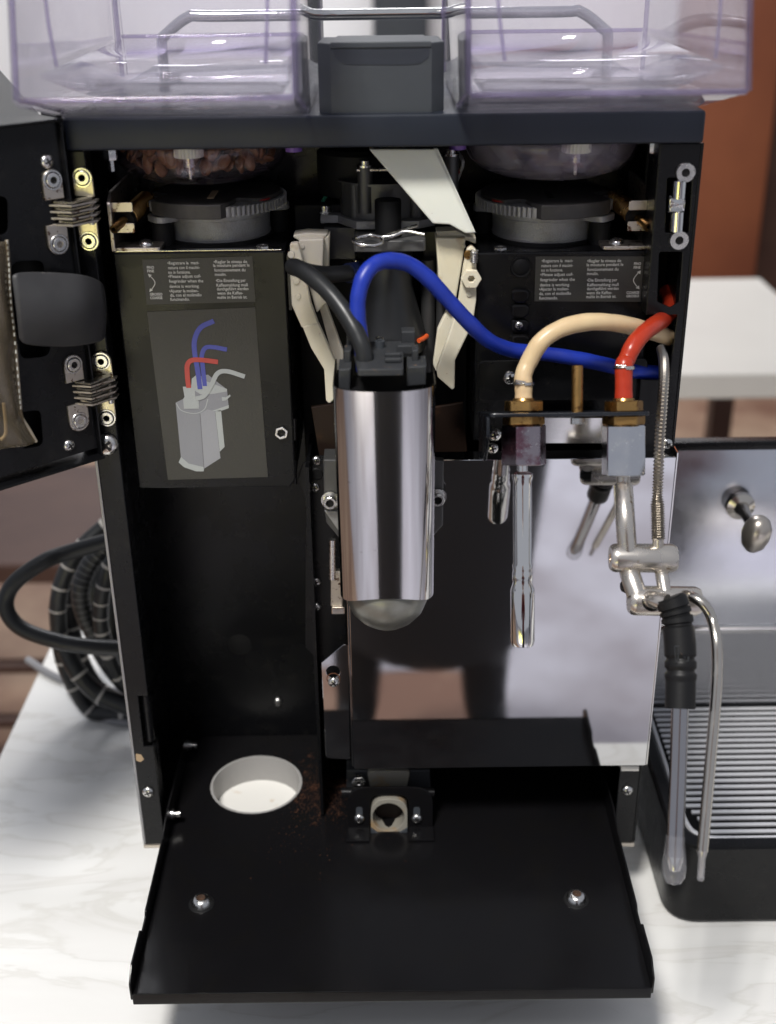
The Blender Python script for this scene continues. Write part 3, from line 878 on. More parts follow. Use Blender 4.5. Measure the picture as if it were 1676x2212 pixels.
arrow(zl, (310, 250), (357, 315), (322, 382), [(297, 240), (330, 250), (310, 272)], [(310, 393), (340, 378), (315, 362)], s1)
s2 = plate('instruction_sticker', [zr_(490, 797), zr_(1222, 797), zr_(1208, 1100), zr_(482, 1097)], PB, 0.0004, STICK, MC, 0.0005, 0)
s2['label'] = 'dark instruction sticker with white text in four languages, right grinder housing'
for s, (a, b, y) in zip(LINES, [(530, 740, 836), (528, 740, 868), (527, 672, 898), (520, 740, 928), (520, 752, 962), (518, 718, 997), (513, 712, 1025), (513, 726, 1055), (513, 638, 1085)]):
    q = zr_(a, y); text(s, PB, q[0], q[1], zr_(b, y)[0], 6.8, PRINTW, s2)
for s, (a, b, y) in zip(LINES2, [(835, 1062, 836), (832, 1076, 862), (835, 1043, 893), (833, 910, 921), (833, 1035, 965), (835, 1045, 996), (833, 1045, 1022), (830, 1000, 1050), (828, 1028, 1076)]):
    q = zr_(a, y); text(s, PB, q[0], q[1], zr_(b, y)[0], 6.8, PRINTW, s2)
for s, a, b, y in (("FINO", 1148, 1195, 853), ("FINE", 1146, 1192, 878), ("COARSE", 1098, 1183, 1047), ("GROSSO", 1097, 1182, 1070)):
    q = zr_(a, y); text(s, PB, q[0], q[1], zr_(b, y)[0], 5.6, PRINTW, s2, bold=True)
arrow(zr_, (1183, 897), (1145, 955), (1176, 1008), [(1193, 890), (1168, 900), (1190, 915)], [(1185, 1015), (1160, 1008), (1182, 990)], s2)

# picture sticker (flat print of the brew unit with its hoses)
s3 = plate('picture_sticker', [zl(290, 560), zl(1195, 522), zl(1302, 1943), zl(465, 1968)], PB, 0.0004, STICK, MC, 0.0005, 0)
s3['label'] = 'dark sticker printed with a grey brew unit and blue, red and white hoses'
Z = lambda pts: [zl(*p) for p in pts]
fillp('printed_unit', Z([(530, 1320), (600, 1285), (690, 1110), (800, 1085), (960, 1210), (975, 1365), (860, 1400), (905, 1785), (765, 1875), (620, 1830), (575, 1790)]), PB, PR_GREY, s3, 0.0006)
fillp('printed_side_face', Z([(735, 1410), (800, 1375), (860, 1395), (905, 1785), (768, 1872)]), PB, PR_MID, s3, 0.00065)
stroke('printed_corner_line', Z([(735, 1412), (768, 1872)]), 1.4, PB, PR_DARK, s3, 0.00072, 0)
fillp('printed_back_plate', Z([(862, 1395), (910, 1380), (940, 1690), (900, 1730)]), PB, PR_LIGHT, s3, 0.0007)
fillp('printed_dome', Z([(575, 1775), (640, 1830), (770, 1860), (765, 1895), (700, 1895), (600, 1860), (555, 1820)]), PB, PR_LIGHT, s3, 0.0007)
fillp('printed_top', Z([(665, 1120), (700, 1090), (760, 1130), (960, 1205), (960, 1225), (850, 1245), (740, 1250), (660, 1200)]), PB, PR_LIGHT, s3, 0.0007)
stroke('printed_edge', Z([(535, 1325), (580, 1385), (690, 1410), (770, 1375), (800, 1290)]), 2.2, PB, PR_LIGHT, s3, 0.00075)
fillp('printed_shade', Z([(830, 1390), (975, 1340), (975, 1365), (900, 1392)]), PB, PR_LIGHT, s3, 0.0007)
stroke('printed_blue_hose', Z([(735, 1205), (715, 1050), (690, 900), (690, 790), (740, 690), (850, 635)]), 10.5, PB, PR_BLUE, s3, 0.0009)
stroke('printed_blue_hose', Z([(775, 1180), (755, 1000), (750, 920), (780, 860), (850, 855), (960, 875)]), 9.5, PB, PR_BLUE, s3, 0.0008)
stroke('printed_red_hose', Z([(640, 1195), (628, 1080), (630, 1000), (670, 962), (760, 962), (885, 978)]), 10.5, PB, PR_RED, s3, 0.001)
stroke('printed_white_hose', Z([(700, 1285), (770, 1260), (830, 1170), (880, 1075), (960, 1055), (1110, 1100)]), 10, PB, PR_LIGHT, s3, 0.00105)
fillp('printed_nozzle', Z([(590, 1185), (690, 1185), (695, 1280), (725, 1310), (725, 1370), (600, 1370), (593, 1290), (605, 1270)]), PB, PR_LIGHT, s3, 0.00085)
fillp('printed_knob', Z([(915, 1270), (950, 1275), (985, 1250), (990, 1265), (950, 1300), (920, 1305)]), PB, PR_LIGHT, s3, 0.00085)


# ------------------------------------------------------------------ grinders
COLLAR = pm('worn_black_plate', (0.03, 0.029, 0.028), 0.5, var=(60, (0.055, 0.05, 0.045), 0.45, 0.7), bump=(700, 0.2))


def grinder(cx, name, mir, boxtop):
    """mir = 1: worm drive on the left, -1: on the right"""
    G = part(name, (cx, 0.07, boxtop))
    cy = 0.07; c = V((cx, cy, 0))
    z0 = boxtop; zb = z0 + 0.0165
    lathe('grinder_body', [(0.034, z0), (0.036, z0 + 0.002), (0.0362, z0 + 0.0035), (0.0358, z0 + 0.0036), (0.0358, zb), (0.03, zb)], c, (0, 0, 1), CAST, G, 48)
    lathe('base_gasket', [(0.0375, z0), (0.0375, z0 + 0.0022), (0.034, z0 + 0.0022)], c, (0, 0, 1), BLACKM, G, 48)
    fl = circ2((cx, cy), 0.037, 40)
    plate2('flange', fl, [circ2((cx, cy), 0.02)], PZ(zb + 0.0036), 0.0042, CAST, G, 0, 0.0006)
    for lx, ly in ((-0.034 * mir, -0.026), (0.04 * mir, 0.012), (0.0, 0.042)):
        p = V((cx + lx, cy + ly))
        q = V((cx, cy)) + (p - V((cx, cy))) * 0.5
        t = (p - q).normalized(); nn = V((-t.y, t.x)) * 0.0098
        plate2('lug', rnd([q + nn, q - nn, p - nn + t * 0.008, p + nn + t * 0.008], [0, 0, 0.0075, 0.0075], 6), [], PZ(zb + 0.0033), 0.0044, CAST, G, 0, 0.0007)
        lathe('lug_post', [(0.0075, z0), (0.0075, zb - 0.0018)], (p.x, p.y, 0), (0, 0, 1), BLACKM, G, 16)
        lathe('lug_screw', [(0.0046, 0), (0.0044, 0.0008), (0.0022, 0.0008), (0.002, 0.0002), (0, 0.0002)], (p.x, p.y, zb + 0.0034), (0, 0, 1), SCREWM, G, 14)
    # gear ring, every tooth real
    zg = zb + 0.0048
    n = 84; R1, R0 = 0.0478, 0.0452
    pts = []
    for i in range(n):
        for fr, rr in ((0.0, R0), (0.28, R0), (0.36, R1), (0.78, R1), (0.92, R0)):
            a = 2 * math.pi * (i + fr) / n
            pts.append(V((cx + rr * math.cos(a), cy + rr * math.sin(a))))
    plate2('gear_ring', pts, [circ2((cx, cy), 0.026, 32)], PZ(zg + 0.0062), 0.0062, CAST, G, 0, 0, 20)
    # black collar plate with side scallops
    zc = zg + 0.0064
    co = []
    for i in range(72):
        a = 2 * math.pi * i / 72
        r = 0.044
        for a0 in (math.radians(-58 if mir > 0 else -18), math.radians(-122 - 40 if mir > 0 else -122), math.radians(55), math.radians(125)):
            d = abs((a - a0 + math.pi) % (2 * math.pi) - math.pi)
            if d < 0.28: r -= 0.011 * (0.5 + 0.5 * math.cos(d / 0.28 * math.pi))
        da_ = abs((a - math.radians(270 - mir * 20) + math.pi) % (2 * math.pi) - math.pi)
        if da_ < 0.66: r = 0.0508 if da_ < 0.55 else 0.046
        co.append(V((cx + r * math.cos(a), cy + r * math.sin(a))))
    cp = plate2('collar_plate', co, [], PZ(zc + 0.0026), 0.0095, COLLAR, G, 0, 0.0007)
    box('index_slot', cx - 0.0022, cx + 0.0022, cy - 0.03, cy - 0.004, zc + 0.0027, zc + 0.0031, TAN if mir > 0 else DARK, G, 0)
    for a in (-35, 215):
        bm = bmesh.new()
        aa = math.radians(a)
        pc = V((cx + 0.037 * math.cos(aa), cy + 0.037 * math.sin(aa), zc + 0.0005))
        blathe(bm, [(0, 0.001), (0.008, 0.001), (0.0085, 0)], pc, (0, 0, 1), 18)
        fin('red_pad', bm, REDD, G)
    # L bracket and worm screw at the side
    bx = cx - mir * 0.0632
    PXb = PX(bx)
    y0, y1 = cy - 0.05, cy + 0.03
    plate2('worm_bracket', rnd([V((y0, z0 + 0.0005)), V((y1, z0 + 0.0005)), V((y1, z0 + 0.038)), V((y0 + 0.01, z0 + 0.038)), V((y0, z0 + 0.032))], [0.001, 0.001, 0.002, 0.003, 0.004]),
           [circ2((y0 + 0.026, z0 + 0.018), 0.006)], PXb, 0.0026, ZINCW, G, 0.0013, 0.0005)
    fx = sorted((bx, bx + mir * 0.031))
    plate2('bracket_foot', rnd([V((fx[0], y0)), V((fx[1], y0)), V((fx[1], y0 + 0.018)), V((fx[0], y0 + 0.018))], 0.003), [], PZ(z0 + 0.0032), 0.0026, ZINCW, G, 0, 0.0006)
    pan_screw((bx + mir * 0.02, y0 + 0.009, z0 + 0.0032), (0, 0, 1), 0.0052, G)
    for zz in (0.012, 0.0255):
        xs_ = sorted((bx, bx + mir * 0.0145))
        plate2('bracket_finger', rnd([V((xs_[0], z0 + zz)), V((xs_[1], z0 + zz)), V((xs_[1], z0 + zz + 0.0062)), V((xs_[0], z0 + zz + 0.0062))], 0.0008), [], PY(y0 + 0.004), 0.0015, ZINCW, G, 0, 0.0003)
    # worm: brass helix on a rod that runs obliquely backwards
    a = V((bx + mir * 0.003, y0 - 0.006, z0 + 0.0165)); b = V((bx + mir * 0.022, y0 + 0.055, z0 + 0.0295))
    d = (b - a).normalized()
    bm = bmesh.new()
    blathe(bm, [(0.0014, 0.002), (0.0014, 0), (0.0029, 0), (0.0029, 0.013), (0.0024, 0.0135), (0.0024, (b - a).length)], a, d, 16)
    fin('worm_rod', bm, BRASS, G)
    lathe('worm_bearing', [(0, 0.0155), (0.0072, 0.0155), (0.0072, 0.019), (0, 0.019)], a, d, BLACKM, G, 18)
    x, y, dd = frame_of(d)
    hp = []
    for i in range(0, 12 * 14 + 1):
        t = i / 14
        hp.append(a + d * (0.021 + t * 0.0024) + (x * math.cos(2 * math.pi * t) + y * math.sin(2 * math.pi * t)) * 0.0055)
    tube('worm_thread', hp, 0.00125, BRASS, G, 6, 0)
    # housing nut in front
    hexnut(V((cx + mir * 0.034, 0.0265, z0 + 0.0002)), (0, 0, 1), 0.0046, 0.002, G, bore=0.55)
    return G


GCL, GCR = -0.1145, 0.1105
grinder(GCL, 'grinder', 1, BZT)
grinder(GCR, 'grinder', -1, BZT - 0.003)
for x, y in ((239, 340), (1415, 331)):
    p = at(x, y, 0.02)
    lathe('lid_bolt', [(0.002, -0.016), (0.002, -0.009), (0.0042, -0.009), (0.0046, -0.008), (0.0046, -0.001), (0.004, 0)], (p.x, p.y, LZ0), (0, 0, 1), SCREWM, MC, 6)

# ------------------------------------------------------------------ centre: motor, spindle, cone
MO = part('gear_motor', (0, 0.1, 0.2))
p = at(812, 380, 0.085)
c = V((at(800, 400, 0.085).x, 0.095, 0))
lathe('motor_cap', [(0.03, 0.205), (0.031, 0.208), (0.031, 0.233), (0.028, 0.236), (0, 0.236)], c + V((-0.006, 0, 0)), (0, 0, 1), BLACKM, MO, 32)
lathe('gear_case', [(0.024, 0.188), (0.029, 0.192), (0.0295, 0.2165), (0.0315, 0.2168), (0.0315, 0.2185), (0, 0.2185)], c + V((0.008, -0.018, 0)), (0, 0, 1), CASTD, MO, 32)
for x, y in ((788, 360), (974, 336)):
    q = at(x, y, 0.052)
    lathe('case_boss', [(0.0052, -0.03), (0.0052, 0)], q, (0, 0, 1), CASTD, MO, 16)
    lathe('case_bolt', [(0.0055, 0), (0.0055, 0.0014), (0.0035, 0.0014), (0.0035, 0.004), (0, 0.0045)], q, (0, 0, 1), SCREWM, MO, 14)
q0 = at(770, 366, 0.05); q1 = at(850, 367, 0.05)
box('case_rim', q0.x, q1.x, 0.048, 0.056, q0.z - 0.0012, q0.z + 0.0006, SCREWM, MO, 0.0005)
for x, ya, yb in ((772, 395, 470), (896, 420, 470)):
    a = at(x, ya, 0.06); b = at(x, yb, 0.06)
    lathe('standoff', [(0.0062, 0), (0.0062, a.z - b.z)], (a.x, 0.06, b.z), (0, 0, 1), CASTD, MO, 16)
# mounting plate with chamfered corners
zp = at(800, 488, 0.045).z
X = lambda px, py, Y=0.045: at(px, py, Y).x
plate2('mounting_plate', [V((X(693, 470, .07), 0.066)), V((X(730, 470, .07), 0.066)), V((X(770, 490), 0.045)), V((X(905, 490), 0.045)), V((X(940, 478, .055), 0.055)), V((X(950, 470, .07), 0.11)), V((X(690, 470, .07), 0.11))],
       [], PZ(zp + 0.003), 0.0055, CAST, MO, 0, 0.0006)
q = at(703, 460, 0.075)
lathe('plate_bolt', [(0.0055, 0), (0.0055, 0.0012), (0.004, 0.0012), (0.004, 0.005), (0.002, 0.0055), (0, 0.0045)], (q.x, 0.075, zp + 0.003), (0, 0, 1), SCREWM, MO, 14)
lathe('spindle', [(0, at(838, 436, 0.03).z), (0.0084, at(838, 436, 0.03).z), (0.0088, at(838, 438, 0.03).z), (0.0088, at(838, 560, 0.03).z), (0, at(838, 560, 0.03).z)][::-1], (at(838, 470, 0.038).x, 0.038, 0), (0, 0, 1), BLACKM, MO, 28)
sx_ = at(838, 470, 0.038).x
z = at(838, 522, 0.03).z
# spindle collar block and side plates
plate2('spindle_block', rnd([V((X(765, 505), 0.02)), V((X(917, 505), 0.02)), V((X(917, 505), 0.09)), V((X(765, 505), 0.09))], 0.003), [circ2((sx_, 0.036), 0.0092)], PZ(z + 0.003), 0.0075, pm('machined_alloy', (0.16, 0.16, 0.16), 0.45, 0.6, var=(80, (0.1, 0.1, 0.1), 0.4, 0.7)), MO, 0, 0.0008)
plate('side_plate', [(700, 492), (768, 492), (768, 560), (700, 560)], PY(0.06), 0.03, CASTD, MO)
plate('side_plate', [(915, 500), (950, 500), (950, 575), (915, 575)], PY(0.06), 0.03, CASTD, MO)
# spring cotter clip
yc = 0.013
tube('spring_clip', [at(917, 507, yc), at(875, 500, yc + .002), at(850, 509, yc), at(826, 512, yc), at(800, 508, yc + 0.004), at(770, 514, yc + 0.001), at(764, 521, yc - 0.004), at(780, 529, yc - 0.008),
                     at(808, 530, yc - 0.008), at(826, 522, yc - 0.004), at(824, 512, yc + 0.002), at(860, 500, yc + 0.012), at(900, 488, yc + 0.02)], 0.0013, SCREWM, MO, 10, 6)
lathe('lower_spindle', [(0.0165, at(838, 625, .03).z), (0.0165, at(838, 535, .03).z), (0, at(838, 535, .03).z)], (sx_, 0.045, 0), (0, 0, 1), BLACKM, MO, 28)
cz1, cz0 = at(845, 620, 0.03).z, at(845, 735, 0.02).z
lathe('brew_cone', [(0, cz0 - 0.012), (0.0245, cz0 - 0.012), (0.0245, cz0), (0.0235, cz0 + 0.002), (0.0155, cz1), (0.0155, cz1 + 0.02)], (at(842, 700, 0.04).x, 0.042, 0), (0, 0, 1), HOSEK, MO, 40)
cxn = at(842, 700, 0.04).x
for a0, a1 in ((195, 222), (318, 345)):
    tube('cone_seal', [V((cxn + 0.0262 * math.cos(math.radians(a0 + (a1 - a0) * i / 8)), 0.042 + 0.0262 * math.sin(math.radians(a0 + (a1 - a0) * i / 8)), cz0 - 0.002)) for i in range(9)], 0.0017, ORANGE, MO, 10, 0)
for x in (772, 925, 958):
    a = at(x, 560, 0.05); b = at(x + 2, 800, 0.05)
    tube('guide_rod', [a, V((a.x, a.y, b.z))], 0.0038 if x < 900 else 0.005, NICKEL if x < 900 else CASTD, MO, 12, 0)
box('brew_back', X(650, 800, .07), X(1010, 800, .07), 0.075, 0.11, -0.02, 0.2, BLACKM, MO, 0.001)
plate('chamber_side', [(672, 880), (735, 870), (735, 990), (690, 990)], PY(0.045), 0.003, pm('coffee_stained_steel', (0.022, 0.012, 0.008), 0.5, 0.3, var=(60, (0.07, 0.03, 0.014), 0.55, 0.75)), MO)
plate('chamber_side', [(936, 880), (1000, 870), (1010, 985), (936, 985)], PY(0.05), 0.003, MATS['coffee_stained_steel'], MO)
# wiring and terminal strip deep inside
tp = plate('terminal_strip', [(722, 328), (750, 328), (748, 395), (722, 395)], PY(0.1), 0.006, pm('pale_blue_plastic', (0.16, 0.2, 0.24), 0.5), MO)
for y in (335, 352, 369, 386):
    lathe('terminal', [(0.0032, 0), (0.0032, 0.0012), (0.0018, 0.0012), (0.0016, 0.0002), (0, 0.0002)], at(735, y, 0.0998), (0, -1, 0), BRASS, MO, 12)
tube('wire', [at(728, 328, 0.09), at(738, 345, 0.085), at(744, 330, 0.09)], 0.0011, pm('yellow_wire', (0.6, 0.45, 0.03), 0.4), MO, 8)
tube('wire', [at(750, 402, 0.09), at(712, 415, 0.08), at(690, 450, 0.09), at(680, 480, 0.1)], 0.0015, pm('green_wire', (0.02, 0.12, 0.08), 0.4), MO, 8)
tube('wire', [at(990, 330, 0.08), at(1000, 350, 0.07), at(994, 372, 0.08), at(985, 395, 0.09)], 0.0012, pm('pale_wire', (0.5, 0.5, 0.48), 0.4), MO, 8)
tube('wire', [at(995, 365, 0.08), at(982, 385, 0.075), at(975, 410, 0.08)], 0.0012, RED, MO, 8)

# ------------------------------------------------------------------ chute and levers
CH = part('coffee_chute', (0, 0, 0.2))
chp = [(797, 322), (946, 322), (1028, 503), (1006, 504), (971, 485), (935, 483), (855, 390)]
PC = Plane((0, 0.012, 0.2), (1, 0, 0), (0, 0.10, 1))
plate('chute_face', chp, PC, 0.0025, MILKC, CH, 0, 0.0009, [0, 0, 4, 4, 6, 6, 8])
r_ = [V(PC.uv(PC.hit(*q))) for q in ((938, 322), (1019, 500), (1027, 502), (946, 322))]
bm = bmesh.new(); bprism(bm, r_, PC, 0.0, -0.016); fin('chute_wall', bm, MILKC, CH)
l_ = [V(PC.uv(PC.hit(*q))) for q in ((797, 322), (855, 390), (935, 483), (940, 480), (862, 390), (805, 322))]
bm = bmesh.new(); bprism(bm, l_, PC, -0.0026, -0.016); fin('chute_wall', bm, MILKC, CH)


def prism_px(name, pxs, Y, thick, mat, parent, rpx=3, bev=0.0009):
    return plate(name, pxs, PY(Y), thick, mat, parent, 0, bev, rpx)


L1 = part('dosing_lever', (-0.05, 0.03, 0.15)); L1['label'] = 'milky plastic lever left of the brew cone, brown speckled'
prism_px('lever_housing', [(646, 518), (699, 516), (697, 573), (707, 651), (684, 677), (664, 608), (643, 532)], 0.026, 0.02, MILK, L1)
prism_px('housing_cap', [(663, 503), (710, 505), (698, 518), (648, 522), (632, 512), (636, 507)], 0.034, 0.014, MILK, L1)
prism_px('housing_side', [(699, 516), (712, 506), (709, 640), (706, 651), (696, 573)], 0.034, 0.012, MILK, L1, 1)
prism_px('lever_arm', [(626, 527), (644, 524), (652, 556), (672, 657), (688, 701), (652, 709), (630, 660), (627, 600)], 0.016, 0.006, MILK, L1, 5)
prism_px('lever_blade', [(653, 706), (687, 699), (729, 793), (722, 863), (711, 873), (704, 866), (700, 799), (672, 753)], 0.015, 0.007, MILK, L1, 5)
prism_px('lever_back_blade', [(690, 666), (702, 650), (742, 760), (742, 800), (726, 800)], 0.034, 0.006, MILK, L1, 3)
for x, y, r in ((653, 532, 5), (640, 606, 8), (644, 640, 6), (629, 550, 8)):
    q = at(x, y, 0.0258 if y < 540 else 0.0158)
    lathe('pivot_pin', [(0, 0.0008), (r * pxm(q) * 0.85, 0.0008), (r * pxm(q), 0)], q, (0, -1, 0), MILK, L1, 16)
L2 = part('dosing_lever', (0.05, 0.03, 0.15)); L2['label'] = 'milky plastic lever right of the brew cone, orange stained'
prism_px('lever_housing', [(941, 514), (1006, 515), (1000, 560), (985, 648), (971, 675), (948, 651), (946, 580)], 0.026, 0.02, MILK, L2)
prism_px('housing_cap', [(941, 500), (985, 498), (1010, 512), (1028, 512), (1028, 528), (1009, 520), (950, 518)], 0.034, 0.014, MILK, L2)
prism_px('lever_arm', [(1009, 538), (1018, 530), (1029, 541), (1029, 648), (1023, 690), (999, 703), (983, 686), (991, 645), (1001, 575)], 0.016, 0.006, MILK, L2, 5)
prism_px('lever_blade', [(981, 688), (1013, 698), (1014, 715), (983, 779), (982, 838), (977, 843), (945, 815), (943, 800), (962, 745)], 0.015, 0.008, MILK, L2, 5)
prism_px('lever_back_blade', [(966, 668), (990, 672), (965, 745), (943, 806), (935, 788), (945, 712)], 0.03, 0.006, MILK, L2, 3)
q = at(1011, 537 + 13, 0.0158)
lathe('pivot_pin', [(0, 0.0008), (0.0024, 0.0008), (0.003, 0)], q, (0, -1, 0), BRASS, L2, 16)
hexnut(at(1017, 599, 0.0158), (0, -1, 0), 0.0068, 0.005, L2, 'plastic_nut', MILK, 0.35)
for x, y, r in ((1001, 532, 5), (1013, 635, 6)):
    q = at(x, y, 0.0258 if y < 540 else 0.0158)
    lathe('pivot_pin', [(0, 0.0008), (r * pxm(q) * 0.85, 0.0008), (r * pxm(q), 0)], q, (0, -1, 0), MILK, L2, 16)
hp = [at(1024, 541, 0.012) + V((0, 0, -0.0011 * i / 8)) + V((math.cos(i * math.pi / 4), math.sin(i * math.pi / 4), 0)) * 0.0025 for i in range(60)]
tube('return_spring', hp, 0.0004, SCREWM, L2, 5, 0)

# ------------------------------------------------------------------ brew cylinder
BC = part('brew_cylinder', (0, -0.08, 0.04))
cyc = -0.079; R = 0.0305; RF = 0.0165
zt = at(830, 846, cyc - RF).z; zb_ = at(833, 1306, cyc - RF).z
cxc = at(832, 1000, cyc).x
# U-shaped polished sleeve with a bowed front, open at the back
prof = []
NS = 40
for i in range(NS + 1):
    a = math.pi + math.pi * i / NS
    cx_, cy_ = math.cos(a), math.sin(a)
    prof.append((R * math.copysign(abs(cx_) ** 0.8, cx_), RF * math.copysign(abs(cy_) ** 0.8, cy_)))
prof = [(-R, 0.045)] + prof + [(R, 0.045)]
bm = bmesh.new()
rows = []
for k in range(9):
    f_ = k / 8
    row = []
    for x, y in prof:
        arch = 0.0045 * max(0.0, 1 - (x / (R * 0.86)) ** 2) if y < 0 else 0
        z = zt + (zb_ + arch - zt) * f_
        row.append(bm.verts.new((cxc + x * (1 - 0.02 * f_), cyc + y, z)))
    rows.append(row)
for k in range(8):
    for i in range(len(prof) - 1): bm.faces.new((rows[k][i], rows[k][i + 1], rows[k + 1][i + 1], rows[k + 1][i]))
bmesh.ops.recalc_face_normals(bm, faces=bm.faces[:])
me = bpy.data.meshes.new('steel_sleeve'); bm.to_mesh(me); bm.free()
so_ = link('steel_sleeve', me, SLEEVE, BC, 60)
md = so_.modifiers.new('t', 'SOLIDIFY'); md.thickness = 0.0009; md.offset = 0
md = so_.modifiers.new('e', 'EDGE_SPLIT'); md.split_angle = math.radians(45)
# dome at the bottom
lathe('bottom_dome', [(0, zb_ - 0.0315), (0.006, zb_ - 0.0308), (0.0125, zb_ - 0.0284), (0.0188, zb_ - 0.0238), (0.0238, zb_ - 0.0178), (0.0268, zb_ - 0.010), (0.0276, zb_ - 0.003), (0.0268, zb_ + 0.002), (0.025, zb_ + 0.006), (0.024, zb_ + 0.02), (0, zb_ + 0.02)], (cxc, cyc + 0.0105, 0), (0, 0, 1),
      pm('frosted_dome', (0.24, 0.24, 0.22), 0.33, 0.5, var=(50, (0.17, 0.165, 0.145), 0.3, 0.7)), BC, 40)
lathe('inner_core', [(0.024, zb_ + 0.01), (0.024, zt - 0.006), (0, zt - 0.006)], (cxc, cyc + 0.014, 0), (0, 0, 1), BLACKM, BC, 32)
# grey cap blocks above the sleeve
PCp = lambda Y: PY(Y)
plate('cap_block', [(731, 798), (758, 796), (756, 845), (732, 840)], PY(-0.076), 0.02, GREYD, BC, 0, 0.001)
plate('cap_block', [(743, 758), (758, 757), (757, 798), (744, 798)], PY(-0.064), 0.012, GREYD, BC, 0, 0.0008)
plate('cap_block', [(880, 792), (921, 790), (920, 832), (878, 836)], PY(-0.076), 0.02, GREYD, BC, 0, 0.001)
plate('cap_block', [(890, 757), (904, 756), (903, 792), (890, 792)], PY(-0.066), 0.012, GREYD, BC, 0, 0.0008)
zc_ = at(826, 797, -0.088).z
plate2('cap_top', rnd([V((cxc - 0.0155, -0.088)), V((cxc + 0.0115, -0.088)), V((cxc + 0.0125, -0.034)), V((cxc - 0.02, -0.034))], 0.0012), [], PZ(zc_), 0.0045, GREYD, BC, 0, 0.0007)
for dy in (-0.076, -0.066):
    box('cap_rib', cxc + 0.0005, cxc + 0.0105, dy - 0.0018, dy + 0.0018, zc_ + 0.0002, zc_ + 0.003, GREYD, BC, 0.0008)
box('cap_rear_block', cxc + 0.011, cxc + 0.0195, -0.045, -0.035, zc_ - 0.004, zc_ + 0.0095, GREYD, BC, 0.0008)
box('cap_rear_block', cxc - 0.023, cxc - 0.0155, -0.05, -0.038, zc_ - 0.004, zc_ + 0.008, GREYD, BC, 0.0008)
box('cap_rear_bar', cxc + 0.008, cxc + 0.019, -0.056, -0.05, zc_ - 0.002, zc_ + 0.004, GREYD, BC, 0.0008)
lathe('cap_bush', [(0.0032, 0), (0.0032, 0.004), (0.0018, 0.004), (0.0018, 0.0005), (0, 0.0005)], (cxc - 0.0025, -0.046, zc_), (0, 0, 1), GREYP, BC, 18)
lathe('cap_screw', [(0.0026, 0), (0.0026, 0.001), (0.001, 0.0012), (0, 0.0004)], (cxc - 0.0028, -0.036, zc_ + 0.002), (0, 0, 1), SCREWM, BC, 14)
# clamp blocks carrying the cylinder
plate('clamp_block', [(698, 993), (740, 993), (740, 1172), (705, 1130), (700, 1100)], PY(-0.02), 0.02, CASTD, BC, 0, 0.001, [3, 0, 0, 4, 4])
plate('clamp_block', [(928, 993), (959, 996), (957, 1135), (928, 1168)], PY(-0.02), 0.007, CASTD, BC, 0, 0.001, [0, 3, 4, 0])
plate('clamp_lower', [(701, 1104), (740, 1104), (740, 1160)], PY(-0.0215), 0.004, CAST, BC, 0, 0.0004)
for x, y in ((713, 1079), (945, 1073)):
    q = at(x, y, -0.0205)
    lathe('washer', [(0, 0.0012), (0.0062, 0.0012), (0.0062, 0)], q, (0, -1, 0), SCREWM, BC, 24)
    bm = bmesh.new()
    blathe(bm, [(0.0046, 0), (0.0046, 0.0062), (0.0042, 0.0066), (0.0028, 0.0066), (0.0028, 0.003, 1), (0, 0.003)], q, (0, -1, 0), 20)
    fin('cap_screw', bm, [SCREWM, DARK], BC)
tube('clamp_rod', [at(718, 1165, 0.005), at(718, 1250, 0.005)], 0.0026, SCREWM, BC, 12, 0)
plate('clamp_guide', [(714, 1235), (740, 1235), (740, 1310), (714, 1310)], PY(0.005), 0.006, ZINCW, BC, 0, 0.001)
box('clamp_stop', at(716, 1320, 0.004).x, at(745, 1320, 0.004).x, 0.002, 0.012, at(716, 1325, 0.004).z, at(716, 1310, 0.004).z, NICKEL, BC, 0.0008)

# ------------------------------------------------------------------ hoses
tube('black_hose', [at(800, 582, 0.045), at(750, 590, 0.025), at(700, 592, 0.012), at(655, 584, -0.003), at(633, 576, -0.014), at(650, 582, -0.026), at(690, 612, -0.04), at(730, 655, -0.052), at(765, 710, -0.062), at(784, 755, -0.068), at(791, 800, -0.07)],
     0.0054, HOSEK, MC, 16, 8)
tube('hose_sleeve', [at(812, 580, 0.05), at(780, 586, 0.036), at(752, 590, 0.0255)], 0.0066, BLUED, MC, 16, 6)
tube('blue_hose', [at(787, 800, -0.062), at(780, 740, -0.060), at(773, 690, -0.058), at(774, 640, -0.056), at(787, 596, -0.052), at(812, 570, -0.046), at(846, 563, -0.040), at(885, 572, -0.035), at(925, 602, -0.032), at(965, 645, -0.03), at(1010, 694, -0.026),
                   at(1055, 735, -0.018), at(1105, 756, -0.008), at(1160, 762, -0.002), at(1230, 772, 0.0), at(1300, 786, 0.003), at(1360, 800, 0.006), at(1425, 806, 0.012)], 0.0050, BLUE, MC, 18, 8)

# ------------------------------------------------------------------ valves on their bracket (the whole set leans 20 degrees forward)
VB = part('valve_bracket', (0.12, -0.05, 0.08))
plate('back_plate', [(1034, 780), (1399, 774), (1399, 864), (1034, 866)], PY(0.006), 0.0016, BLACK, VB, 0, 0.0006, 12)
TAU = math.radians(20)
VY = -0.055
AX = V((0, math.sin(TAU), math.cos(TAU)))
PV = Plane(at(1240, 893, VY), (1, 0, 0), AX)


def vv(px, py): return PV.hit(px, py)
def vl(py, px=1240): return PV.uv(PV.hit(px, py))[1]


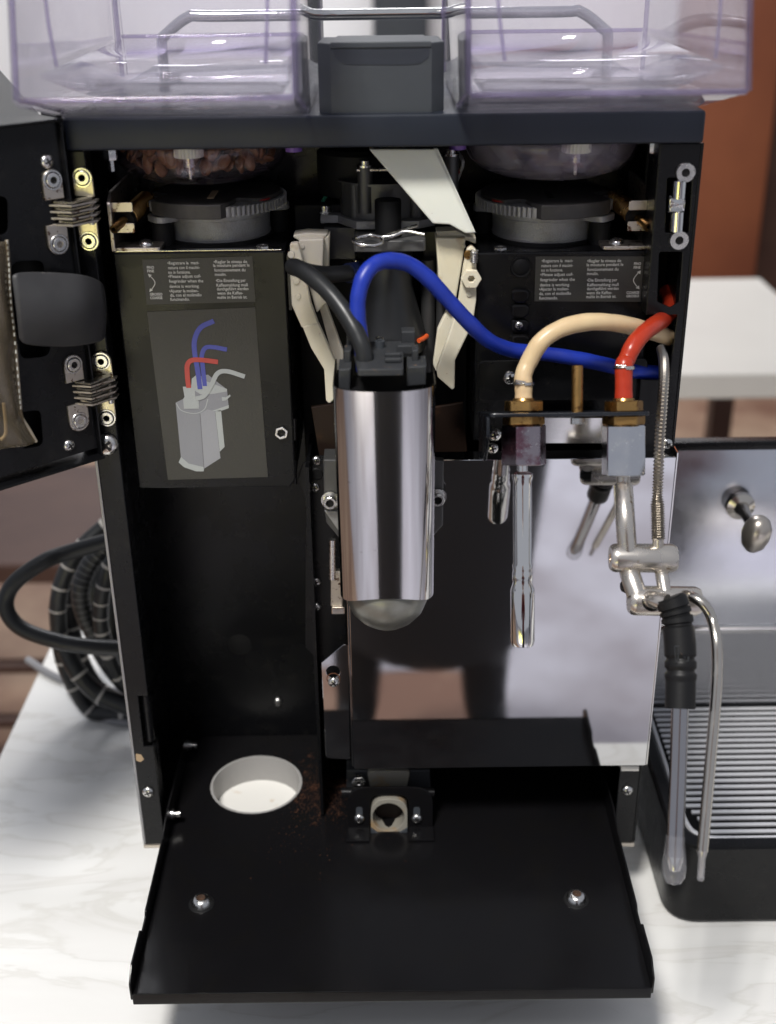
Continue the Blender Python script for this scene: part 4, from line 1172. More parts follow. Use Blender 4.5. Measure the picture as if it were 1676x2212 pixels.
PSH = Plane(PV.p0 + AX * 0.001, (1, 0, 0), -PV.n)          # shelf surface, v runs backwards
sx0, sx1 = vv(1052, 893).x, vv(1393, 893).x
SHELF = pm('black_shelf_gloss', (0.007, 0.0085, 0.012), 0.22, spec=0.6, rvar=(40, 0.16, 0.34))
xo_ = PV.p0.x
plate2('bracket_shelf', rnd([V((sx0 - xo_, -0.016)), V((sx1 - xo_, -0.016)), V((sx1 - xo_ + 0.002, 0.052)), V((sx0 - xo_ - 0.002, 0.052))], [0.004, 0.004, 0, 0]), [], PSH, 0.0026, SHELF, VB, 0, 0.0007)
PSD = Plane(V((sx0 + 0.0006, PV.p0.y, PV.p0.z)), -PV.n, AX)
plate2('bracket_side', rnd([V((-0.014, -0.001)), V((-0.014, -0.014)), V((0.012, -0.03)), V((0.05, -0.03)), V((0.05, -0.001))], 0.003), [], PSD, 0.0022, SHELF, VB, 0, 0.0005)
pan_screw(at(1102, 816, 0.0058), (0, -1, 0), 0.0052, VB)
pan_screw(at(1068, 938, -0.022), (0, -1, 0), 0.0048, VB)
pan_screw(at(1064, 968, -0.016), (0, -1, 0), 0.004, VB)
plate('inner_rail', [(1165, 900), (1310, 900), (1310, 960), (1165, 960)], PY(0.0), 0.004, STEEL, VB, 0, 0.001)
q = vv(1247, 893); L = vl(789)
lathe('brass_pin', [(0.0036, 0), (0.0036, L - 0.0006), (0.003, L), (0, L)], q, AX, BRASS, VB, 20)
hexnut(q - AX * 0.0068, AX, 0.0046, 0.004, VB, 'pin_nut', SCREWM, 0.2)


def valve(name, c, label, ang, ang2):
    Vv = part(name, c); Vv['label'] = label
    hexnut(c + AX * 0.0012, AX, 0.0125, 0.0068, Vv, 'brass_nut', BRASS, 0.3, ang)
    lathe('hose_barb', [(0.0072, 0.0078), (0.0066, 0.0095), (0.005, 0.0098), (0.005, 0.02)], c, AX, BRASS, Vv, 20)
    hexnut(c - AX * 0.0072, AX, 0.0137, 0.006, Vv, 'brass_collar', BRASS, 0.3, ang2)
    return Vv


c1 = vv(1131, 893); c2 = vv(1347, 893)
W1 = valve('water_valve', c1, 'hot water valve with reddish hex body and straight chrome nozzle', 0.2, 0.25)
HEXV = pm('stained_hex_chrome', (0.34, 0.3, 0.33), 0.22, 1, rvar=(40, 0.12, 0.35), spots=[(90, (0.2, 0.1, 0.13), 0.45, 0.6), (420, (0.6, 0.58, 0.58), 0.62, 0.72)])
zA = vl(1004); zB = vl(1027)
hexnut(c1 + AX * zA, AX, 0.0146, -0.0074 - zA, W1, 'valve_body', HEXV, 0.2, math.pi / 6 + 0.12)
W2 = valve('steam_valve', c2, 'steam valve with pale hex body above the articulated wand', 0.55, 0.45)
hexnut(c2 + AX * zB, AX, 0.0142, -0.0074 - zB, W2, 'valve_body', CHROMED, 0.2, 0.08)
nz = [(0.0034, zA + 0.002), (0.0034, vl(1018)), (0.005, vl(1020)), (0.0066, vl(1024)), (0.0066, vl(1032)), (0.0058, vl(1040)), (0.006, vl(1050)), (0.006, vl(1216)), (0.0066, vl(1220)), (0.0062, vl(1230)), (0.0066, vl(1238)), (0.0068, vl(1250)),
      (0.0062, vl(1256)), (0.0077, vl(1272)), (0.0079, vl(1280)), (0.0077, vl(1384)), (0.0067, vl(1394)), (0.005, vl(1396)), (0, vl(1396))]
lathe('nozzle', nz, c1 - V((0.0008, 0, 0)), AX, CHROME, W1, 36, 50)
# cream and red hoses with clamps
up = lambda c, t: c + AX * t
tube('cream_hose', [up(c1, 0.0085), up(c1, 0.016), up(c1, 0.024), at(1143, 780, VY + 0.012), at(1170, 737, VY + 0.014), at(1213, 709, VY + 0.018), at(1268, 696, VY + 0.024), at(1320, 697, VY + 0.032), at(1370, 706, VY + 0.044), at(1415, 719, 0.002), at(1440, 727, 0.012), at(1448, 732, 0.026)],
     0.0056, CREAM, MC, 18, 8)
tube('red_hose', [up(c2, 0.0085), up(c2, 0.02), up(c2, 0.03), at(1353, 778, VY + 0.014), at(1366, 750, VY + 0.018), at(1386, 724, VY + 0.026), at(1412, 703, -0.014), at(1434, 688, 0.006), at(1448, 672, 0.016), at(1450, 650, 0.026), at(1440, 630, 0.038)],
     0.0056, RED, MC, 18, 8)


def clamp(c, r, dirv):
    x, y, d = frame_of(AX)
    pts = []
    for i in range(29):
        a = 2 * math.pi * i / 14
        pts.append(V(c) + x * math.cos(a) * r + y * math.sin(a) * r + AX * 0.0018 * i / 28)
    pts.append(pts[-1] + V(dirv) * 0.006)
    tube('hose_clamp', pts, 0.0007, SCREWM, MC, 8, 0)


clamp(up(c1, vl(832)), 0.0062, (-1, -0.3, 0.3))
clamp(up(c2, vl(797)), 0.0062, (-1, 0.2, 0))

# ------------------------------------------------------------------ armoured sensor cable
B1 = -0.096
pts = cr([at(1428, 752, 0.012), at(1433, 775, 0.0), at(1434, 815, -0.02), at(1430, 880, -0.04), at(1425, 950, -0.058), at(1422, 1020, -0.074), at(1420, 1075, -0.083), at(1421, 1120, -0.09), at(1422, 1166, B1)], 17)
rr = [0.0036 if i % 2 else 0.0025 for i in range(len(pts))]
n6 = len(pts) - 36
for i in range(n6, len(pts)): rr[i] = (0.0046 if i % 2 else 0.0035) if i > n6 + 6 else rr[i] * (1 + 0.3 * (i - n6) / 6)
bm = bmesh.new(); btube(bm, pts, rr, 10); fin('armoured_cable', bm, pm('armour_steel', (0.4, 0.37, 0.33), 0.3, 1), MC, 20)

# ------------------------------------------------------------------ steam wand
JOINT = pm('satin_nickel', (0.62, 0.58, 0.53), 0.27, 0.92, rvar=(60, 0.2, 0.34), spots=[(140, (0.3, 0.22, 0.14), 0.68, 0.76)])
SW = part('steam_wand', c2)
e_ = up(c2, zB)
tube('wand_stem', [e_, up(c2, vl(1053))], 0.0044, JOINT, SW, 18, 0)
tube('wand_stem', [up(c2, vl(1052)), at(1350, 1115, -0.088), at(1355, 1190, B1)], 0.0062, JOINT, SW, 20, 4)
a = at(1318, 1205, B1); b = at(1460, 1206, B1)
lathe('upper_joint', [(0.003, 0.002), (0.003, 0), (0.0075, 0), (0.0088, 0.002), (0.0092, 0.004), (0.0092, (b - a).length - 0.003), (0.0078, (b - a).length), (0, (b - a).length)], a, b - a, JOINT, SW, 32)
lathe('joint_socket', [(0.0031, 0.0005), (0, 0.0005)], a, b - a, BRASS, SW, 16)
B2 = -0.111
a2 = at(1358, 1297, B2); b2 = at(1511, 1299, B2)
tube('wand_stem', [at(1358, 1228, B1), at(1364, 1250, (B1 + B2) / 2), at(1376, 1285, B2)], 0.0064, JOINT, SW, 20, 4)
tube('sensor_rod', [at(1427, 1228, B1), at(1430, 1245, (B1 + B2) / 2), at(1436, 1280, B2)], 0.0042, JOINT, SW, 16, 4)
tube('sensor_rod', [at(1421, 1160, B1 + 0.001), at(1422, 1186, B1)], 0.0036, JOINT, SW, 16, 0)
lathe('lower_joint', [(0.0, 0), (0.0075, 0), (0.009, 0.002), (0.0094, 0.004), (0.0094, (b2 - a2).length - 0.003), (0.008, (b2 - a2).length), (0, (b2 - a2).length)], a2, b2 - a2, JOINT, SW, 32)
q = at(1341, 1268, -0.1)
lathe('joint_knob', [(0, 0), (0.003, 0.0005), (0.0052, 0.004), (0.0052, 0.009), (0, 0.009)], q, (1, 0.2, 0), RUBBER, SW, 18)
q = at(1410, 1298, B2 - 0.0085)
lathe('joint_bore', [(0, 0.0012), (0.0066, 0.0012), (0.0066, 0)], q, (0, -1, 0.1), RUBBER, SW, 20)
tube('wand_elbow', [at(1403, 1294, B2 - 0.004), at(1414, 1296, B2 - 0.014), at(1440, 1302, B2 - 0.02)], 0.0054, JOINT, SW, 18, 6)
# ribbed rubber grip, then the bare tube leaning forward
def WY(py): return -0.131 - 0.088 * (py - 1300) / 600.0
gp = cr([at(1447, 1290, WY(1290)), at(1456, 1312, WY(1312)), at(1464, 1345, WY(1345)), at(1469, 1400, WY(1400)), at(1470, 1460, WY(1460)), at(1469, 1530, WY(1530))], 14)
gr_ = []
for i in range(len(gp)):
    t = i / (len(gp) - 1)
    r = 0.0096 if 0.04 < t else 0.0086
    if any(abs(t - q) < 0.016 for q in (0.22, 0.32, 0.42, 0.68, 0.76)): r -= 0.0013
    if t > 0.82: r = 0.0091
    gr_.append(r)
bm = bmesh.new(); btube(bm, gp, gr_, 22); fin('rubber_grip', bm, RUBBER, SW, 50)
WANDM = pm('wand_steel', (0.42, 0.41, 0.42), 0.12, 1)
wp = [at(1469, 1526, WY(1526)), at(1464, 1680, WY(1680)), at(1457, 1850, WY(1850))]
tube('wand_tube', wp, 0.0052, WANDM, SW, 24, 6)
d = (wp[2] - wp[1]).normalized()
lathe('silicone_tip', [(0.0056, -0.012), (0.006, -0.006), (0.0068, 0.0), (0.0073, 0.006), (0.0066, 0.0115), (0.0042, 0.0155), (0, 0.0165)], wp[2], d, SILSLEEVE, SW, 24)
lathe('tip_core', [(0.0052, 0), (0.0048, 0.003), (0.0033, 0.008), (0, 0.009)], wp[2], d, STEEL, SW, 20)
tube('sensor_probe', [at(1480, 1286, B2 - 0.004), at(1495, 1290, B2 - 0.012), at(1518, 1304, B2 - 0.017), at(1537, 1335, B2 - 0.021), at(1547, 1386, WY(1386)), at(1549, 1440, WY(1440)), at(1545, 1520, WY(1520)), at(1533, 1660, WY(1660)), at(1517, 1838, WY(1838))],
     0.0034, NICKEL, SW, 18, 8)
e0 = at(1517, 1838, WY(1838)); e1 = at(1513, 1903, WY(1903))
lathe('probe_tip', [(0.0034, 0), (0.0022, 0.004), (0.0021, (e1 - e0).length - 0.001), (0.0012, (e1 - e0).length), (0, (e1 - e0).length)], e0, e1 - e0, SILSLEEVE, SW, 16)
lathe('probe_core', [(0.003, 0), (0.0014, 0.004), (0.0012, (e1 - e0).length - 0.002), (0, (e1 - e0).length - 0.002)], e0, e1 - e0, NICKEL, SW, 14)
# emblem: a rounded square outline with a slanted N, moulded on the grip
g0 = gp[int(len(gp) * 0.53)]
PE = Plane(g0 + V((0, -0.0094, 0.003)), (1, 0, 0), gp[int(len(gp) * 0.45)] - gp[int(len(gp) * 0.6)])
for pts in ([(1458, 1398), (1487, 1396), (1488, 1430), (1460, 1432), (1458, 1398)], [(1465, 1425), (1465, 1405), (1481, 1423), (1481, 1403)]):
    tube('emblem', [PE.hit(*q) + V((0, 0.0011 * abs(q[0] - 1470) / 16, 0)) for q in pts], 0.00045, GREYD, SW, 6, 0)

# ------------------------------------------------------------------ open door with hinges
DU = V((0.74, 0.67, 0)).normalized()
PD = Plane(at(143, 330, -0.006), DU, (0, 0, 1))
zt_ = PD.hit(128, 254).z; zb_d = PD.hit(204, 972).z
ur = max(PD.uv(PD.hit(140, 330))[0], PD.uv(PD.hit(200, 940))[0])
DR = part('door', PD.p0)
DW = 0.24


def du(px, py): return V(PD.uv(PD.hit(px, py)))


u1 = du(170, 640).x
dz0, dz1 = du(203, 970).y, du(128, 262).y
hs = [rnd([du(-30, 424), du(17, 424), du(18, 505), du(-30, 512)], 0.005),
      rnd([du(23, 566), du(95, 563), du(110, 770), du(45, 776)], 0.006),
      rnd([du(37, 892), du(88, 886), du(94, 962), du(50, 970)], 0.004)]
plate2('door_panel', [V((u1 - DW, dz0)), V((u1, dz0)), V((u1, dz1)), V((u1 - DW, dz1))], hs, PD, 0.0015, BLACK, DR, 0, 0.0004)
M_ = PD.mat()


def dbox(name, u0, u1_, v0, v1, w0, w1, mat, bev=0.0006):
    bm = bmesh.new(); bbox(bm, u0, u1_, v0, v1, w0, w1, bev, M_)
    return fin(name, bm, mat, DR)


dbox('door_backing', u1 - DW, u1 - 0.002, dz0, dz1, -0.03, -0.018, BLACKM, 0)
dbox('hinge_edge_flange', u1, u1 + 0.0016, dz0 - 0.006, dz1 + 0.004, -0.02, 0.004, BLACK)
dbox('top_flange', u1 - DW, u1 + 0.0016, dz1 + 0.0002, dz1 + 0.0022, -0.02, 0.005, BLACK)
dbox('bottom_flange', u1 - DW, u1 + 0.0016, dz0 - 0.0065, dz0 - 0.0045, -0.02, 0.006, BLACK)
# sloping grey top of the door
bm = bmesh.new()
pv = [(0.004, dz1 + 0.0024), (-0.02, dz1 + 0.0024), (-0.075, dz1 + 0.03), (-0.085, dz1 + 0.03), (-0.085, dz0), (-0.0305, dz0), (-0.0305, dz1 + 0.0015), (0.004, dz1 + 0.0015)]
fr_ = [[bm.verts.new(M_ @ V((u, v, w_))) for w_, v in pv] for u in (u1 - DW, u1 - 0.0005)]
n_ = len(pv)
for i in range(n_): bm.faces.new((fr_[0][i], fr_[0][(i + 1) % n_], fr_[1][(i + 1) % n_], fr_[1][i]))
bm.faces.new(fr_[0]); bm.faces.new(fr_[1][::-1])
fin('door_shell', bm, pm('grey_textured_door', (0.045, 0.045, 0.045), 0.5, bump=(1100, 0.5), spots=[(800, (0.14, 0.135, 0.125), 0.74, 0.8)]), DR)
for x, y in ((101, 349), (149, 962)):
    pan_screw(PD.hit(x, y), PD.n, 0.0043, DR, rot=0.4)


def hinge(dt, bt, dl, bl, links, kink, label):
    """each plate: centre of its screw, tab end on picture; links: left, right, top, bottom"""
    H = part('hinge', at(bt[0], bt[1], 0)); H['label'] = label
    PH = PY(0.0)
    for (cx, cy, x0, x1, yend), pl, ofs in ((dt, PD, 0.0022), (bt, PH, 0.0022), (dl, PD, 0.0022), (bl, PH, 0.0022)):
        c = V(pl.uv(pl.hit(cx, cy))); k = pxm(pl.hit(cx, cy))
        if pl is PD: k_u = 1.0 / max(0.2, abs((PD.uv(PD.hit(cx + 1, cy))[0] - c.x)) / k) ; hw = abs(PD.uv(PD.hit(x1, cy))[0] - PD.uv(PD.hit(x0, cy))[0]) / 2
        else: hw = (x1 - x0) / 2 * k
        ve = pl.uv(pl.hit(cx + (3 if yend > cy else -2), yend))[1]
        s = 1 if ve < c.y else -1                       # arc on the far side from the links
        pts = [V((c.x + hw * math.cos(t), c.y + s * hw * 0.98 * math.sin(t))) for t in [math.pi * i / 14 for i in range(15)]]
        pts += [V((c.x - hw, ve)), V((c.x + hw, ve))]
        if s < 0: pts = pts[::-1]
        mat = ZINC if pl is PH else ZINCW
        plate2('hinge_plate', pts, [], pl, 0.0022, mat, H, ofs, 0.0006)
        pc = pl.hit(cx, cy)
        bm = bmesh.new()
        blathe(bm, [(0.0063, 0.00225), (0.006, 0.0027), (0.0051, 0.0027), (0.005, 0.0024)], pc, pl.n, 22, 0)
        blathe(bm, [(0.005, 0.0022, 1), (0.0046, 0.0022), (0.0045, 0.0032), (0.0041, 0.0035), (0.0022, 0.0035), (0.002, 0.0022, 1), (0, 0.0022)], pc, pl.n, 22)
        fin('hinge_screw', bm, [SCREWM, DARK], H)
    x0, x1, y0, y1 = links
    n = 8
    for i in range(n):
        y = y0 + (y1 - y0) * (i + 0.5) / n
        x0i = x0 + (x1 - x0) * 0.0 + (2.0 * i); even = i % 2
        A = at(x0i + (0 if even else 22), y + 4, -0.016); Bk = at(kink + i * 0.6, y + 4, -0.020); Cc = at(x1 + i * 0.5 - (0 if even else 10), y - 8, -0.006)
        z = A.z
        outl = [V((A.x, A.y)), V((Bk.x, Bk.y)), V((Cc.x, Cc.y)), V((Cc.x, Cc.y + 0.008)), V((Bk.x, Bk.y + 0.011)), V((A.x, A.y + 0.008))]
        plate2('hinge_leaf', outl, [], PZ(z), (y1 - y0) / n * pxm(A) * 0.66, ZINCW if even else NICKEL, H, 0, 0.0002)
    for xx, yy in ((x0 + 14, -0.0135), (x1 - 14, -0.004)):
        a = at(xx, y0 - 2, yy); b = at(xx + 6, y1 + 2, yy)
        tube('hinge_pin', [a, b], 0.0017, SCREWM, H, 10, 0)


hinge((109.8, 388, 88, 131, 430), (178.8, 382.4, 158, 203, 424), (124, 526, 99, 144, 483), (193.5, 519, 169, 213, 478), (93, 207, 427, 483), 153, 'upper door hinge of stacked zinc leaves')
hinge((155, 786, 135.5, 176, 823), (220, 778, 199, 242, 813), (169, 908, 144, 188, 870), (232, 900, 211, 251, 861), (139, 248, 817, 869), 195, 'lower door hinge of stacked zinc leaves')
# grey rubber sleeve bridging door and frame
bm = bmesh.new()
px = [(25.6, 588), (80, 587), (140, 589), (190, 594), (223, 610)]
pb = [(44, 743), (90, 749), (156, 750), (200, 742), (226, 735)]
rows = []
NV = 10
for j in range(NV + 1):
    t = j / NV; row = []
    for i in range(5):
        x = px[i][0] + (pb[i][0] - px[i][0]) * t; y = px[i][1] + (pb[i][1] - px[i][1]) * t
        Yd = [-0.052, -0.042, -0.03, -0.022, -0.006][i]
        Yd -= 0.010 * math.sin(math.pi * t) * (0.4 + 0.6 * math.sin(math.pi * i / 4))
        row.append(bm.verts.new(at(x + (6 * math.sin(math.pi * t) if i == 4 else 0), y, Yd)))
    rows.append(row)
for j in range(NV):
    for i in range(4): bm.faces.new((rows[j][i], rows[j][i + 1], rows[j + 1][i + 1], rows[j + 1][i]))
bmesh.ops.recalc_face_normals(bm, faces=bm.faces[:])
me = bpy.data.meshes.new('cable_sleeve'); bm.to_mesh(me); bm.free()
cs = link('cable_sleeve', me, RUBBERG, MC, 80)
md = cs.modifiers.new('s', 'SUBSURF'); md.levels = 2; md.render_levels = 2
md = cs.modifiers.new('t', 'SOLIDIFY'); md.thickness = 0.0014; md.offset = 1

# vinyl pouch hanging on the door's inner face
DP = empty('document_pouch', PD.hit(0, 960), 'yellowed clear vinyl pouch with stitched edge hanging on the open door', 'pouch')
edge = [(8, 516), (12, 560), (14, 606), (18, 660), (24, 711), (30, 780), (35, 840), (39, 882), (42, 899), (58, 925), (72, 950)]
bm = bmesh.new()
rows = []
for i, (x, y) in enumerate(edge):
    row = []
    for j in range(7):
        t = j / 6
        p = PD.hit(x - 75 * t if i < 10 else x - 110 * t, y + (1.5 * t * (i / 10) * 8))
        p = p + PD.n * (0.004 + 0.007 * math.sin(min(1, t * 2) * math.pi / 2) + 0.0018 * math.sin(i * 1.9 + j * 1.3))
        row.append(bm.verts.new(p))
    rows.append(row)
for i in range(len(rows) - 1):
    for j in range(6): bm.faces.new((rows[i][j], rows[i][j + 1], rows[i + 1][j + 1], rows[i + 1][j]))
bmesh.ops.recalc_face_normals(bm, faces=bm.faces[:])
me = bpy.data.meshes.new('pouch_front'); bm.to_mesh(me); bm.free()
pf = link('pouch_front', me, POUCHM, DP, 80)
md = pf.modifiers.new('s', 'SUBSURF'); md.levels = 2; md.render_levels = 2
md = pf.modifiers.new('t', 'SOLIDIFY'); md.thickness = 0.0006
tube('hem', [PD.hit(x - 1, y) + PD.n * 0.0045 for x, y in edge] , 0.0011, pm('yellowed_hem', (0.3, 0.26, 0.2), 0.4), DP, 8, 4)
for i in range(26):
    t = i / 26 * 7
    k0 = int(t); f_ = t - k0
    x = edge[k0][0] + (edge[k0 + 1][0] - edge[k0][0]) * f_; y = edge[k0][1] + (edge[k0 + 1][1] - edge[k0][1]) * f_
    a = PD.hit(x - 5, y) + PD.n * 0.0072; b = PD.hit(x - 5, y + 7) + PD.n * 0.0072
    tube('stitch', [a, b], 0.0005, PRINTW, DP, 5, 0)
tube('paper_strip', [PD.hit(3, 868) + PD.n * 0.003, PD.hit(8, 930) + PD.n * 0.003, PD.hit(-4, 948) + PD.n * 0.003], 0.0012, pm('cream_paper', (0.6, 0.5, 0.36), 0.6), DP, 8, 4)

# ------------------------------------------------------------------ bean hoppers
YF = -0.095
ZF = 0.2893; ZH = 0.2712; YB = 0.19; ZTOP = 0.43


def hopper(name, xa, xb, cx, label, knob_y):
    H = empty(name, (cx, 0.07, ZH), label, 'bean hopper', 'clear bean hoppers on the machine')
    def shell(nm, xa, xb, yf, yb, zb0, zf0, ys, mat):
        bm = bmesh.new()
        secs = []
        for X in (xa, xb):
            secs.append([bm.verts.new((X, *p)) for p in ((yf + 0.05, ZTOP), (yf, zf0), (ys, zb0), (yb, zb0), (yb, ZTOP))])
        for i in range(4): bm.faces.new((secs[0][i], secs[0][i + 1], secs[1][i + 1], secs[1][i]))
        bm.faces.new(secs[0]); bm.faces.new(secs[1][::-1])
        es = [e for e in bm.edges if len(e.link_faces) == 2]
        bmesh.ops.bevel(bm, geom=es, offset=0.004, segments=3, affect='EDGES', profile=0.6)
        bmesh.ops.recalc_face_normals(bm, faces=bm.faces[:])
        me = bpy.data.meshes.new(nm); bm.to_mesh(me); bm.free()
        o = link(nm, me, mat, H, 40)
        md = o.modifiers.new('t', 'SOLIDIFY'); md.thickness = 0.0026; md.offset = -1
        md = o.modifiers.new('e', 'EDGE_SPLIT'); md.split_angle = math.radians(45)
        return o
    shell('hopper_wall', xa, xb, YF, YB, ZH, ZF, -0.001, CLEAR)
    for X in (xa + 0.001, xb - 0.001):
        tube('moulded_edge', [(X, YF + 0.049, ZTOP), (X, YF + 0.001, ZF + 0.002), (X, 0.0, ZH + 0.002)], 0.0017, EDGEM, H, 8, 0)
        tube('moulded_edge', [(X, YB - 0.002, ZTOP), (X, YB - 0.002, ZH + 0.003)], 0.0017, EDGEM, H, 8, 0)
    tube('moulded_edge', [(xa + 0.002, YF + 0.001, ZF + 0.001), (xb - 0.002, YF + 0.001, ZF + 0.001)], 0.0016, EDGEM, H, 8, 0)
    tube('moulded_edge', [(xa + 0.004, YB - 0.006, ZH + 0.031), (xb - 0.004, YB - 0.006, ZH + 0.031)], 0.0014, EDGEM, H, 8, 0)
    tube('moulded_edge', [(xa + 0.018, 0.03, ZH + 0.007), (xb - 0.018, 0.03, ZH + 0.007)], 0.0012, EDGEM, H, 8, 0)
    # sloping inner floor panels and moulded ribs
    bm = bmesh.new()
    zf1 = ZH + 0.006
    for (p) in ([(xa + 0.012, YF + 0.014, ZF + 0.013), (xb - 0.012, YF + 0.014, ZF + 0.013), (xb - 0.02, 0.03, zf1), (xa + 0.02, 0.03, zf1)],
                [(xa + 0.02, 0.12, zf1), (xb - 0.02, 0.12, zf1), (xb - 0.006, YB - 0.006, ZH + 0.03), (xa + 0.006, YB - 0.006, ZH + 0.03)],
                [(xa + 0.012, YF + 0.014, ZF + 0.013), (xa + 0.02, 0.03, zf1), (xa + 0.02, 0.12, zf1), (xa + 0.006, YB - 0.006, ZH + 0.03)],
                [(xb - 0.012, YF + 0.014, ZF + 0.013), (xb - 0.006, YB - 0.006, ZH + 0.03), (xb - 0.02, 0.12, zf1), (xb - 0.02, 0.03, zf1)]):
        bm.faces.new([bm.verts.new(q) for q in p])
    bmesh.ops.remove_doubles(bm, verts=bm.verts[:], dist=1e-5)
    bmesh.ops.recalc_face_normals(bm, faces=bm.faces[:])
    me = bpy.data.meshes.new('inner_floor'); bm.to_mesh(me); bm.free()
    o = link('inner_floor', me, CLEAR, H, 30)
    md = o.modifiers.new('t', 'SOLIDIFY'); md.thickness = 0.0022
    for X, lean in ((xa + 0.013, 0.008), (xb - 0.013, -0.004)):
        tube('corner_rib', [(X, YF + 0.054, ZTOP - 0.01), (X + lean * 0.5, YF + 0.024, 0.34), (X + lean, YF + 0.014, 0.306)], 0.0011, EDGEM, H, 8, 4)
    # funnel under the lid
    zt, zb0 = LZ0 - 0.0005, 0.2235
    bm = bmesh.new()
    pr_ = [(0.0595, zt), (0.0585, zt - 0.006), (0.0555, zt - 0.0155), (0.05, zt - 0.0215), (0.042, zt - 0.0245), (0.038, zt - 0.0262), (0.0375, zb0)]
    blathe(bm, pr_, (cx, 0.07, 0), (0, 0, 1), 48)
    bmesh.ops.recalc_face_normals(bm, faces=bm.faces[:])
    me = bpy.data.meshes.new('funnel'); bm.to_mesh(me); bm.free()
    o = link('funnel', me, CLEARF if cx < 0 else CLEARG, H, 60)
    md = o.modifiers.new('t', 'SOLIDIFY'); md.thickness = 0.002; md.offset = 0
    # knurled knob and clear post
    kx = knob_y
    bm = bmesh.new()
    n = 28; pts = []
    for i in range(n):
        for f_, rr in ((0, 0.0088), (0.5, 0.0094)):
            a = 2 * math.pi * (i + f_) / n; pts.append((rr * math.cos(a), rr * math.sin(a)))
    ko = plate2('knurled_knob', [V((kx + a, 0.018 + b)) for a, b in pts], [], PZ(zt), 0.007, WHITEP, H, 0, 0.0004)
    lathe('adjuster_post', [(0.004, -0.0072), (0.0075, -0.009), (0.0098, -0.0155), (0.0098, -0.0182), (0.006, -0.0186), (0.0025, -0.0215), (0, -0.022)], (kx, 0.018, zt), (0, 0, 1), CLEARF, H, 28)
    lathe('post_core', [(0.004, -0.007), (0.004, -0.013), (0.0015, -0.0135), (0.001, -0.021), (0, -0.021)], (kx, 0.018, zt), (0, 0, 1), SCREWM, H, 16)
    s_ = 1 if cx < 0 else -1
    lathe('purple_cap', [(0.0045, zt), (0.0045, zt - 0.0045), (0.0056, zt - 0.0046), (0.0056, zt - 0.0085), (0, zt - 0.0085)], (cx + s_ * 0.064, 0.045, 0), (0, 0, 1), PURPLE, H, 20)
    return H


HL = hopper('bean_hopper', -0.1955, -0.0455, GCL - 0.008, 'clear lavender left bean hopper whose funnel holds roasted beans', at(408, 336, 0.018).x)
HR = hopper('bean_hopper', 0.0446, 0.1955, GCR + 0.002, 'clear lavender right bean hopper with an empty funnel', at(1245, 325, 0.018).x)

# coffee beans: in the left funnel
me0 = []
for k in range(3):
    bm = bmesh.new()
    bmesh.ops.create_uvsphere(bm, u_segments=14, v_segments=9, radius=1)
    for v in bm.verts:
        x, y, z = v.co
        z = z * (0.62 if z > 0 else 0.42)
        if z > 0.1: z -= 0.22 * math.exp(-(y / 0.16) ** 2) * (1 - abs(x) ** 3)     # centre crease
        v.co = V((x * (5.2 + 0.35 * k), y * (3.7 - 0.2 * k), z * 3.6)) * 0.00115
    me = bpy.data.meshes.new('coffee_bean'); bm.to_mesh(me); bm.free()
    me.materials.append(BEAN)
    for p in me.polygons: p.use_smooth = True
    me0.append(me)
fx, fy = GCL - 0.008, 0.07
cnt = 0
placed = []
tries = 0
while cnt < 72 and tries < 6000:
    tries += 1
    z = random.uniform(0.2325, 0.2475)
    h = LZ0 - z
    R_ = (0.0575 if h < 0.006 else 0.0555 - (h - 0.008) * 0.45 if h < 0.016 else 0.05 - (h - 0.016) * 1.3) - 0.0062
    a = random.uniform(0, 2 * math.pi); r = R_ * math.sqrt(random.uniform(0.55, 1.0))
    p = V((fx + r * math.cos(a), fy + r * math.sin(a), z))
    if (p - V((at(408, 336, 0.018).x, 0.018, z))).length < 0.013: continue
    if any((p - q).length < 0.0072 for q in placed): continue
    if p.y > 0.075: continue
    placed.append(p)
    o = bpy.data.objects.new('coffee_bean', random.choice(me0)); COL.objects.link(o)
    o.location = p; o.rotation_euler = [random.uniform(0, 6.28) for _ in range(3)]
    tag(o, 'glossy brown roasted coffee bean inside the left funnel', 'coffee bean', 'beans in the left funnel')
    cnt += 1

# ------------------------------------------------------------------ second machine on the right
EM = empty('espresso_machine', (0.38, 0.1, TZ), 'blurred steel espresso machine with lever knob and slatted drip tray', 'espresso machine')
EX0, EX1 = 0.222, 0.62
EY = -0.03
def eo(x0, x1, y0, y1, r): return rnd([V((x0, y0)), V((x1, y0)), V((x1, y1)), V((x0, y1))], [r, r, 0.004, 0.004], 8)
EZT = at(1560, 1829, EY).z
plate2('base', eo(EX0, EX1, EY, 0.3, 0.028), [rnd([V((EX0 + 0.014, EY + 0.012)), V((EX1 - 0.014, EY + 0.012)), V((EX1 - 0.014, 0.16)), V((EX0 + 0.014, 0.16))], [0.02, 0.02, 0.002, 0.002], 8)], PZ(EZT), EZT - TZ - 0.001, BLACK, EM, 0, 0.003)
box('tray_floor', EX0 + 0.01, EX1 - 0.01, EY + 0.01, 0.162, TZ + 0.002, EZT - 0.03, BLACKG, EM, 0)
BARM = pm('satin_grid_steel', (0.78, 0.78, 0.8), 0.4, 0.55)
nb = 22
for i in range(nb):
    y = -0.010 + i * (0.168 / (nb - 1))
    xo = EX0 + 0.020 + (0.012 * (1 - i / 4.0) if i < 4 else 0)
    box('grid_bar', xo, EX1 - 0.02, y - 0.0017, y + 0.0017, EZT - 0.0035, EZT - 0.001, BARM, EM, 0.0007)
